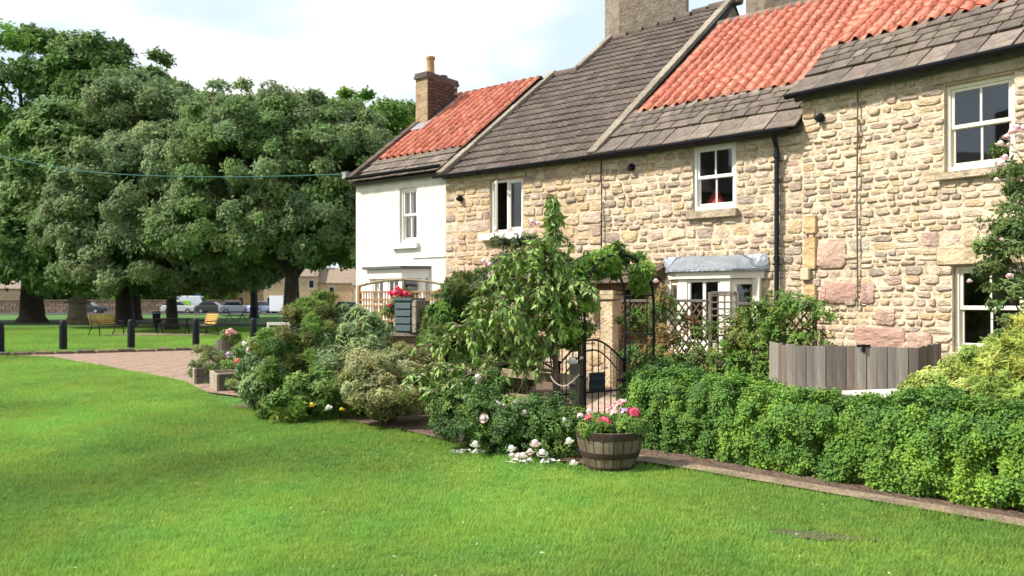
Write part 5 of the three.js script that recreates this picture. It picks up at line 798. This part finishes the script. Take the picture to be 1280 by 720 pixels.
// ================================================================ LEFT OF THE BORDER: troughs, tub, chair, cabinet, trellis panel
{
  seed(401);
  for (const [lab, x, d, w] of [['pale timber planter trough nearer the flower border', -5.18, 14.55, 0.62], ['pale timber planter trough farther along the gravel drive', -6.05, 15.75, 0.6]]) {
    const t = thing('planter_trough', lab, 'planter', [x, 0, d], rad(-62), 'planter troughs by the drive'), m = std(lin(0.42, 0.35, 0.28), { map: grainTex, bumpMap: grainTex, bumpScale: 0.004 });
    for (let i = 0; i < 2; i++) { part('plank', [soft(w * 1.5, 0.15, 0.05, 0.008, 0, 0.08 + i * 0.155, 0.22)], m, t); part('plank', [soft(w * 1.5, 0.15, 0.05, 0.008, 0, 0.08 + i * 0.155, -0.22)], m, t); part('end_plank', [soft(0.05, 0.15, 0.39, 0.008, w * 0.75 - 0.026, 0.08 + i * 0.155, 0)], M.greyWood2, t); part('end_plank', [soft(0.05, 0.15, 0.39, 0.008, -w * 0.75 + 0.026, 0.08 + i * 0.155, 0)], m, t); }
    part('soil', [box(w * 1.5 - 0.1, 0.02, 0.38, 0, 0.26, 0)], M.soil, t);
  }
  const low = (label, x, d, r, h, cols, fl, geo = longSpray) => { const t = shrub('border_flowers', label, 'plant', x, d, [[0, h * 0.5, 0, r, h * 0.55, r * 0.8], [r * 0.7, h * 0.45, -0.1, r * 0.7, h * 0.5, r * 0.6]], { clumps: 34, per: 16, size: 0.1, cols, scale: 0.75, geo, stems: 10, stemM: M.stem, stemR: 0.006 }); for (const [px, py, dd, m, s] of fl) { const v = spot(px, py, dd); bloom(t, 'flower_head', P[m], v.x - x, v.y, v.z + d, s); } };
  low('wispy grey plants growing in the farther planter trough', -5.9, 15.6, 0.36, 0.62, [[0.198, 0.270, 0.096], [0.264, 0.300, 0.120]], []);
  low('mixed plants with coral and lilac flowers in the nearer trough', -4.55, 13.9, 0.32, 0.8, [[0.165, 0.285, 0.072], [0.214, 0.300, 0.096]], [[297, 453, 13.6, 'coral', 1.6], [286, 443, 14, 'lilac', 1.5], [293, 441, 14, 'lilac', 1.1]]);
  low('tall pale daisies between the trough and the feathery shrub', -4.1, 12.9, 0.36, 1.05, [[0.165, 0.270, 0.072], [0.247, 0.330, 0.108]], [[312, 438, 12.7, 'pale', 1.2], [322, 433, 12.7, 'white', 1.1], [316, 447, 12.5, 'lilac', 1.1], [330, 441, 12.6, 'white', 1], [306, 430, 12.9, 'white', 1], [324, 460, 12.3, 'pale', 1.2], [336, 428, 12.8, 'white', 1], [341, 420, 12.8, 'white', 1.2]]);
  const yb = scene.children.find((o) => o.userData.label?.includes('yellow flowers below')); for (const [px, py, d, m, s] of [[390, 507, 10.5, 'yellow', 1], [412, 484, 10.6, 'yellow', 1.1], [427, 512, 10.4, 'yellow', 0.7], [346, 502, 11, 'pink', 0.7], [358, 500, 11, 'pink', 0.8], [411, 510, 10.4, 'white', 0.9]]) { const v = spot(px, py, d); bloom(yb, 'flower_head', P[m], v.x + 2.6, v.y, v.z + 10.95, s); }
  const tub = thing('wooden_tub', 'small dark wooden tub with a pink flower on the gravel', 'planter', [-8.35, 0, 23.3]); for (let i = 0; i < 14; i++) { const a = i / 14 * 6.283; part('stave', [soft(0.105, 0.46, 0.03, 0.006, Math.cos(a) * 0.24, 0.23, Math.sin(a) * 0.24, 0, Math.PI / 2 - a, 0)], M.greyWood2, tub); } part('soil', [new THREE.CircleGeometry(0.23, 20).rotateX(-Math.PI / 2).translate(0, 0.41, 0)], M.soil, tub);
  const pl = shrub('tub_plant', 'bushy plant with large pink flower in the wooden tub', 'plant', -8.2, 23.3, [[0, 0.52, 0, 0.2, 0.14, 0.2]], { clumps: 14, per: 14, size: 0.07, cols: [[0.165, 0.270, 0.060]], scale: 1.0, stems: 4 }); for (let i = 0; i < 4; i++) bloom(pl, 'flower_head', P.pink, rr(-0.1, 0.12), 0.66 + rr(-0.05, 0.05), 0.1 + rr(-0.05, 0.05), 2.6);
  const ch = thing('garden_chair', 'white painted garden chair behind the feathery shrub', 'chair', [-5.85, 0, 20], 0.25);
  for (const [nm, g] of [['leg', soft(0.05, 1.06, 0.05, 0.008, -0.25, 0.53, -0.22)], ['leg', soft(0.05, 1.06, 0.05, 0.008, 0.25, 0.53, -0.22)], ['leg', soft(0.05, 0.62, 0.05, 0.008, -0.25, 0.31, 0.24)], ['leg', soft(0.05, 0.62, 0.05, 0.008, 0.25, 0.31, 0.24)], ['backrest', soft(0.46, 0.07, 0.03, 0.008, 0, 1.02, -0.22)], ['backrest', soft(0.46, 0.06, 0.03, 0.008, 0, 0.72, -0.22)], ['seat', soft(0.56, 0.035, 0.52, 0.008, 0, 0.45, 0)], ['armrest', soft(0.06, 0.03, 0.5, 0.006, -0.25, 0.64, 0.02)], ['armrest', soft(0.06, 0.03, 0.5, 0.006, 0.25, 0.64, 0.02)]]) part(nm, [g], M.white, ch);
  // dark cabinet in a stone surround on a low brick wall
  const bw = thing('brick_pier', 'low brown brick pier carrying the green cabinet', 'pier', [-1.78, 0, 13.6], rad(-12)), bg = join([soft(0.205, 0.062, 0.3, 0.006)]), bm = [stoneM(0.30, 0.18, 0.12), stoneM(0.25, 0.145, 0.10), stoneM(0.34, 0.22, 0.15)];
  part('mortar_core', [box(0.80, 1.0, 0.27, 0, 0.5, 0)], M.mortar, bw); for (let r = 0; r < 13; r++) for (let i = 0; i < 4; i++) { const e = part('brick', bg, pick(bm), bw); e.position.set(-0.30 + i * 0.215 + (r % 2 ? -0.05 : 0.02), 0.04 + r * 0.074, 0); } part('coping', [soft(0.9, 0.06, 0.42, 0.012, 0, 1.03, 0)], M.greyStone, bw);
  const cb = thing('green_cabinet', 'dark green louvred cabinet with pale stone side on the pier', 'cabinet', [-1.72, 1.062, 13.55], rad(-30)); part('body', [span(-0.22, 0.16, 0, 0.56, -0.2, 0.16, 0.01)], std(lin(0.035, 0.06, 0.062), { roughness: 0.6 }), cb); for (let i = 0; i < 4; i++) part('louvre', [soft(0.32, 0.10, 0.015, 0.005, -0.03, 0.08 + i * 0.125, 0.17, -0.12)], std(lin(0.045, 0.075, 0.078), { roughness: 0.55 }), cb); part('lid', [soft(0.4, 0.05, 0.4, 0.01, -0.03, 0.56, -0.01)], std(lin(0.06, 0.09, 0.1)), cb); part('stone_side', [soft(0.09, 0.55, 0.38, 0.02, 0.21, 0.275, -0.01)], M.greyStone, cb);
  const rr2 = shrub('red_rose', 'red rose in bloom above the green cabinet', 'rose', -1.95, 14.0, [[0, 1.5, 0, 0.16, 0.26, 0.14], [-0.25, 1.3, 0, 0.16, 0.24, 0.14]], { clumps: 18, per: 12, size: 0.09, cols: [[0.198, 0.285, 0.072], [0.264, 0.300, 0.096]], scale: 0.8, stems: 6, inner: 0.4 }); for (const [px, py, s] of [[501, 366, 1.7], [494, 369, 1.5], [507, 369, 1.6], [488, 366, 1.3], [497, 361, 1.2], [552, 364, 1.2], [548, 367, 1], [487, 382, 1]]) { const v = spot(px, py, 13.8); bloom(rr2, 'rose_bloom', s > 1.4 ? P.red : P.hot, v.x + 1.95, v.y, v.z + 14.0, s); }
  // trellis panels in front of the white cottage
  const A = V(-3.1, 0, -16.2), B = V(-1.35, 0, -15.5), L = A.distanceTo(B), tp = thing('garden_trellis', 'tan timber trellis panel with curved top before the white cottage', 'trellis', [A.x, 0, -A.z], Math.atan2(-(B.z - A.z), B.x - A.x)), topY = (x) => 1.86 + 0.16 * Math.sin(Math.PI * clamp(x / L, 0, 1) * 0.8 + 0.25) ;
  for (const x of [0, L * 0.55, L]) part('post', [soft(0.06, topY(x) + 0.02, 0.06, 0.008, x, (topY(x) + 0.02) / 2, 0)], x ? M.greyWood2 : M.tanWood, tp);
  part('top_rail', [tube(Array.from({ length: 9 }, (_, i) => V(L * i / 8, topY(L * i / 8), 0)), 0.028, 30, 6)], M.railWood, tp);
  for (const y of [1.78, 1.62, 1.5, 1.2, 0.85]) part('cross_rail', [box(L, 0.035, 0.02, L / 2, y, 0.012)], M.tanWood, tp);
  for (let x = 0.05; x < L; x += 0.062) part('slat', [box(0.026, Math.min(topY(x), 1.78) - 0.1, 0.012, x, (Math.min(topY(x), 1.78) + 0.1) / 2, -0.006)], M.tanWood, tp);
}
// ================================================================ BOLLARDS
{
  let first; [[-15.3, 23.9, 'first bollard from the left edge, half out of frame'], [-14.7, 26.2, 'black bollard second from the left, before the stone pedestal'], [-12.9, 27.1, 'black bollard in the middle of the row before the left bench'], [-11.3, 28.6, 'black bollard below the right bench, fourth from the left'], [-9.4, 29.1, 'black bollard below the lamp post, rightmost of the row']].forEach(([x, d, lab], i) => {
    if (!i) { const pts = [[0, 0.98], [0.05, 0.975], [0.085, 0.95], [0.105, 0.90], [0.11, 0.87], [0.095, 0.86], [0.095, 0.82], [0.115, 0.81], [0.118, 0.4], [0.122, 0], [0.118, -0.1]].reverse().map(([a, b]) => new THREE.Vector2(a, b)); first = thing('bollard', lab, 'bollard', [x, 0, d], 0, 'bollards along the kerb'); part('post', [new THREE.LatheGeometry(pts, 20)], M.black, first); part('band', [new THREE.CylinderGeometry(0.098, 0.098, 0.035, 20).translate(0, 0.84, 0)], std(lin(0.03, 0.03, 0.032)), first); return; }
    const c = first.clone(); c.name = numbered('bollard'); c.position.set(x, 0, -d); c.userData = { ...first.userData, label: lab }; scene.add(c);
  });
}
// ================================================================ BENCHES AND TABLE ON THE GREEN
function bench(lab, x, d, turn) {
  const t = thing('park_bench', lab, 'bench', [x, 0, d], turn, 'benches on the seating pad');
  for (let i = 0; i < 5; i++) part('seat_slat', [soft(1.5, 0.025, 0.075, 0.006, 0, 0.45, -0.16 + i * 0.085)], M.greyWood2, t);
  for (let i = 0; i < 5; i++) part('back_slat', [soft(1.5, 0.085, 0.022, 0.006, 0, 0.55 + i * 0.098, -0.24 - i * 0.028, -0.28)], M.benchWood, t);
  for (const s of [-1, 1]) { part('leg', [rod(V(s * 0.7, 0, -0.42), V(s * 0.7, 0.46, -0.2), 0.022), rod(V(s * 0.7, 0.46, -0.2), V(s * 0.7, 1.0, -0.38), 0.022)], M.iron, t); part('leg', [rod(V(s * 0.7, 0, 0.26), V(s * 0.7, 0.45, 0.2), 0.022)], M.iron, t); part('armrest', [rod(V(s * 0.7, 0.66, -0.28), V(s * 0.7, 0.64, 0.24), 0.02), rod(V(s * 0.7, 0.64, 0.24), V(s * 0.7, 0.45, 0.2), 0.018)], M.iron, t); part('side_rail', [rod(V(s * 0.7, 0.43, -0.2), V(s * 0.7, 0.43, 0.22), 0.018)], M.iron, t); }
}
bench('wooden bench with yellow back at the left of the seating pad', -18.6, 36.8, rad(72));
bench('wooden bench with yellow back at the right of the seating pad', -14.5, 37.8, rad(-48));
{
  const tb = (lab, x, d, turn) => { const t = thing('picnic_table', lab, 'table', [x, 0, d], turn, 'dark metal tables on the green'); part('table_top', [soft(1.6, 0.045, 0.7, 0.01, 0, 0.74, 0)], M.iron, t); for (const s of [-1, 1]) { part('bench_plank', [soft(1.6, 0.04, 0.28, 0.01, 0, 0.45, s * 0.62)], M.iron, t); part('leg', [rod(V(s * 0.6, 0, -0.6), V(s * 0.6, 0.73, 0.2), 0.025), rod(V(s * 0.6, 0, 0.6), V(s * 0.6, 0.73, -0.2), 0.025), rod(V(s * 0.6, 0.42, -0.62), V(s * 0.6, 0.42, 0.62), 0.022)], M.iron, t); } };
  tb('dark metal picnic table between the two yellow benches', -16.2, 38.3, 0.2); tb('second dark picnic table farther back by the tree trunk', -21.4, 62, -0.3);
  const bin = thing('litter_bin', 'dark green litter bin behind the left bench', 'bin', [-18.0, 0, 40.5]); part('body', [cyl(0.13, 0.2, 0.7, 0, 0.6, 0, 16)], M.iron, bin); part('lid', [cyl(0.24, 0.16, 0.12, 0, 1.02, 0, 16)], std(lin(0.05, 0.14, 0.11)), bin); part('post', [cyl(0.05, 0.05, 0.3, 0, 0.13, 0)], M.iron, bin);
}
// stone pedestal, lamp post, overhead wire
{
  const t = thing('stone_pedestal', 'old carved stone pedestal beside the chestnut trunk', 'monument', [-29.6, 0, 54.5]), m = stoneM(0.22, 0.18, 0.13);
  part('base', [soft(1.25, 0.3, 1.0, 0.06, 0, 0.12, 0), soft(1.1, 0.2, 0.85, 0.05, 0, 0.36, 0)], m, t); part('shaft', [cyl(0.62, 0.52, 1.0, 0, 0.95, 0, 8, 0, Math.PI / 8)], m, t); part('cap', [soft(1.35, 0.12, 1.1, 0.04, 0, 1.5, 0), cyl(0.72, 0.25, 0.35, 0, 1.73, 0, 8, 0, Math.PI / 8)], m, t); part('finial', [cyl(0.16, 0.09, 0.6, 0, 2.15, 0, 8)], m, t);
  const l = thing('street_lamp', 'dark lamp post with waste bin under the trees', 'lamp post', [-18.2, 0, 56.5]); part('post', [cyl(0.09, 0.08, 1.2, 0, 0.6, 0, 12), cyl(0.055, 0.045, 3.4, 0, 2.9, 0, 10)], M.black, l); part('ladder_bar', [rod(V(-0.3, 4.1, 0), V(0.3, 4.1, 0), 0.025)], M.black, l); part('lantern', [new THREE.CylinderGeometry(0.22, 0.12, 0.45, 6).translate(0, 4.8, 0), new THREE.ConeGeometry(0.26, 0.25, 6).translate(0, 5.15, 0)], M.black, l); part('bin', [cyl(0.24, 0.28, 0.85, 0.05, 0.75, 0.3, 12)], M.iron, l);
  tag(part('overhead_wire', [tube([V(-3.98, 4.78, -20.1), V(-8, 4.88, -21.2), V(-12, 5.22, -22.3), V(-16.6, 6.25, -24.2), V(-24, 8.2, -27)], 0.016, 60, 5)], std(lin(0.03, 0.10, 0.085))), 'thin dark green overhead wire running left from the white cottage', 'wire');
}
// ================================================================ FAR SIDE OF THE GREEN: houses, wall, vehicles
function farHouse(lab, x, d, w, h, turn, tint, roofTint, nw) {
  const t = thing('stone_house', lab, 'house', [x, 0, d], turn, 'far houses across the green'), wm = stoneM(...tint); part('wall', [box(w, h, 7, 0, h / 2, -3.5)], wm, t);
  part('roof', [prism([[0.25, h - 0.1], [-3.5, h + 2.4], [-7.25, h - 0.1]], -w / 2 - 0.05, w / 2 + 0.05)], stoneM(...roofTint), t);
  for (let i = 0; i < nw; i++) for (const y of [1.5, h - 1.3]) { const wx = lerp(-w / 2 + 0.9, w / 2 - 0.9, nw === 1 ? 0.5 : i / (nw - 1)), e = part('window', barFrame(wx - 0.42, wx + 0.42, y - 0.65, y + 0.65, 0.04, 0.07, 0.05), M.white, t); part('pane', [box(0.74, 1.2, 0.02, wx, y, 0.012)], std(lin(0.03, 0.035, 0.045), { roughness: 0.1 }), e); }
  part('door', [box(0.9, 2, 0.06, -w / 2 + 1.9, 1, 0.03)], M.brownWood, t); for (const s of [-1, 1]) { const c = part('chimney', [box(0.9, 1.5, 0.6, s * (w / 2 - 0.5), h + 2.7, -3.5)], wm, t); part('chimney_pot', [cyl(0.12, 0.1, 0.4, s * (w / 2 - 0.5), h + 3.6, -3.5)], M.clayPot, c); }
}
farHouse('pale stone house far behind the lamp post', -42, 124, 9, 4.6, 0.1, [0.58, 0.42, 0.27], [0.26, 0.21, 0.17], 3);
farHouse('tall sandstone house far behind the white van', -33.5, 121, 8, 5.4, 0.1, [0.62, 0.46, 0.30], [0.28, 0.22, 0.18], 3);
farHouse('sandstone house far right of the thick forked trunk', -27.5, 122, 8.5, 4.4, 0.05, [0.60, 0.42, 0.28], [0.30, 0.23, 0.18], 3);
farHouse('low stone house just left of the white cottage, far off', -20.5, 119, 6.5, 4.0, 0.0, [0.56, 0.42, 0.29], [0.26, 0.21, 0.17], 2);
farHouse('buff house at the far left edge of the green', -73, 112, 10, 3.4, 0.25, [0.55, 0.43, 0.28], [0.3, 0.24, 0.2], 3);
{
  seed(420);
  const wl = thing('boundary_wall', 'long brown stone wall on the far side of the green', 'wall', [-54, 0, 108], 0.06); part('wall_core', [box(34, 1.5, 0.4, 0, 0.75, 0)], stoneM(0.24, 0.18, 0.13), wl); const g = join([soft(0.95, 0.4, 0.16, 0.05)]), mats = [stoneM(0.28, 0.20, 0.15), stoneM(0.22, 0.165, 0.12), stoneM(0.32, 0.245, 0.19)];
  for (let r = 0; r < 4; r++) for (let i = 0; i < 34; i++) { const e = part('stone', g, pick(mats), wl); e.position.set(-16.5 + i + (r % 2) * 0.4 - 0.2, 0.2 + r * 0.4, 0.18); e.scale.set(rr(0.85, 1.04), rr(0.85, 1), 1); } part('coping', [soft(34, 0.14, 0.6, 0.03, 0, 1.65, 0)], mats[1], wl);
  const tyre = std(lin(0.015, 0.015, 0.016)), rim = std(lin(0.5, 0.5, 0.52), { metalness: 0.8, roughness: 0.35 }), gl = std(lin(0.02, 0.025, 0.03), { roughness: 0.08 });
  const paint = (r, g2, b) => new THREE.MeshPhysicalMaterial({ color: lin(r, g2, b), roughness: 0.35, clearcoat: 1, clearcoatRoughness: 0.05 });
  const profile = (pts, w) => { const s = new THREE.Shape(pts.map(([x, y]) => new THREE.Vector2(x, y))); return new THREE.ExtrudeGeometry(s, { depth: w - 0.16, bevelEnabled: true, bevelSize: 0.07, bevelThickness: 0.08, bevelSegments: 2 }).translate(0, 0, -(w - 0.16) / 2); };
  const car = (lab, x, d, turn, c) => { const t = thing('parked_car', lab, 'car', [x, 0, d], turn, 'cars parked across the green'); part('body', [profile([[-2, 0.3], [2, 0.3], [2.05, 0.62], [1.9, 0.82], [1.0, 0.92], [-1.85, 0.95], [-2.05, 0.7]], 1.72)], c, t); part('cabin', [profile([[-1.75, 0.96], [0.95, 0.93], [0.25, 1.4], [-1.15, 1.42]], 1.5)], gl, t); part('roof', [soft(1.35, 0.06, 1.4, 0.03, -0.45, 1.5, 0)], c, t);
    for (const [wx, wz] of [[-1.25, 0.78], [1.25, 0.78], [-1.25, -0.78], [1.25, -0.78]]) { const w = part('wheel', [cyl(0.31, 0.31, 0.2, wx, 0.31, wz, 18, Math.PI / 2)], tyre, t); part('rim', [cyl(0.19, 0.19, 0.21, wx, 0.31, wz, 14, Math.PI / 2)], rim, w); } for (const s of [-1, 1]) { part('headlight', [soft(0.08, 0.14, 0.32, 0.03, 2.06, 0.66, s * 0.6)], rim, t); part('tail_light', [soft(0.08, 0.2, 0.22, 0.03, -2.07, 0.74, s * 0.66)], std(lin(0.3, 0.01, 0.01)), t); } };
  car('black car parked behind the stone pedestal', -53.5, 101, 0.06, paint(0.012, 0.014, 0.03)); car('dark grey car parked right of the picnic table', -38.5, 103, 0.05, paint(0.03, 0.03, 0.035)); car('silver blue car parked just left of the white van', -32.0, 103, 0.9, paint(0.25, 0.32, 0.5)); car('pale blue car parked left of the lamp post', -35.2, 102, 0.4, paint(0.4, 0.42, 0.46)); car('silver car parked beside the white cottage corner', -15.0, 75, 1.1, paint(0.5, 0.53, 0.6)); car('dark blue car parked behind the thick forked trunk', -26, 103, 0.3, paint(0.03, 0.05, 0.14)); car('white car parked behind the whitebeam trunk', -42.8, 103, 0.1, paint(0.7, 0.7, 0.7));
  const van = (lab, x, d, turn, band) => { const t = thing('parked_van', lab, 'van', [x, 0, d], turn, 'vans parked across the green'), c = paint(0.78, 0.8, 0.84); part('body', [profile([[-2.4, 0.35], [2.4, 0.35], [2.45, 0.9], [1.75, 1.15], [1.25, 2.15], [-2.4, 2.2]], 1.9)], c, t); part('windscreen', [box(0.05, 1.0, 1.5, 1.62, 1.6, 0, 0, 0, 0.48)], gl, t); if (band) { part('side_panel', [box(1.5, 0.8, 0.02, -0.6, 1.2, 0.96)], std(lin(0.35, 0.75, 0.04)), t); part('roof_bar', [box(0.3, 0.12, 1.2, 0.9, 2.28, 0)], std(lin(0.02, 0.1, 0.5)), t); }
    for (const [wx, wz] of [[-1.5, 0.88], [1.55, 0.88], [-1.5, -0.88], [1.55, -0.88]]) { const w = part('wheel', [cyl(0.34, 0.34, 0.22, wx, 0.34, wz, 18, Math.PI / 2)], tyre, t); part('rim', [cyl(0.2, 0.2, 0.23, wx, 0.34, wz, 14, Math.PI / 2)], rim, w); } for (const s of [-1, 1]) part('headlight', [soft(0.08, 0.2, 0.3, 0.03, 2.44, 0.75, s * 0.66)], rim, t); };
  van('tall white van parked beside the thick forked trunk', -29.6, 104, 1.45, false); van('white van with lime green side panel beyond the picnic table', -42.5, 106, 0.1, true);
}
{ // the house behind the photographer that the upper window mirrors
  const t = thing('stone_house', 'tall dark house behind the viewer, mirrored in the upper sash window', 'house', [-33, 0, -3.8], rad(72), 'houses behind the viewer'), m = stoneM(0.12, 0.10, 0.085); part('wall', [box(13, 8.6, 8, 0, 4.3, -4)], m, t); part('roof', [prism([[0.3, 8.5], [-4, 11.2], [-8.3, 8.5]], -6.6, 6.6)], stoneM(0.08, 0.07, 0.065), t); for (const s of [-1, 0.05]) part('chimney', [box(1.7, 4.6, 1.1, s * 5.2, 11.6, -4)], m, t);
  for (let i = 0; i < 4; i++) for (const y of [2, 6]) part('window', barFrame(-5 + i * 3.2, -3.9 + i * 3.2, y - 0.8, y + 0.8, 0.04, 0.08, 0.05), M.white, t);
}
renderer.render(scene, camera);
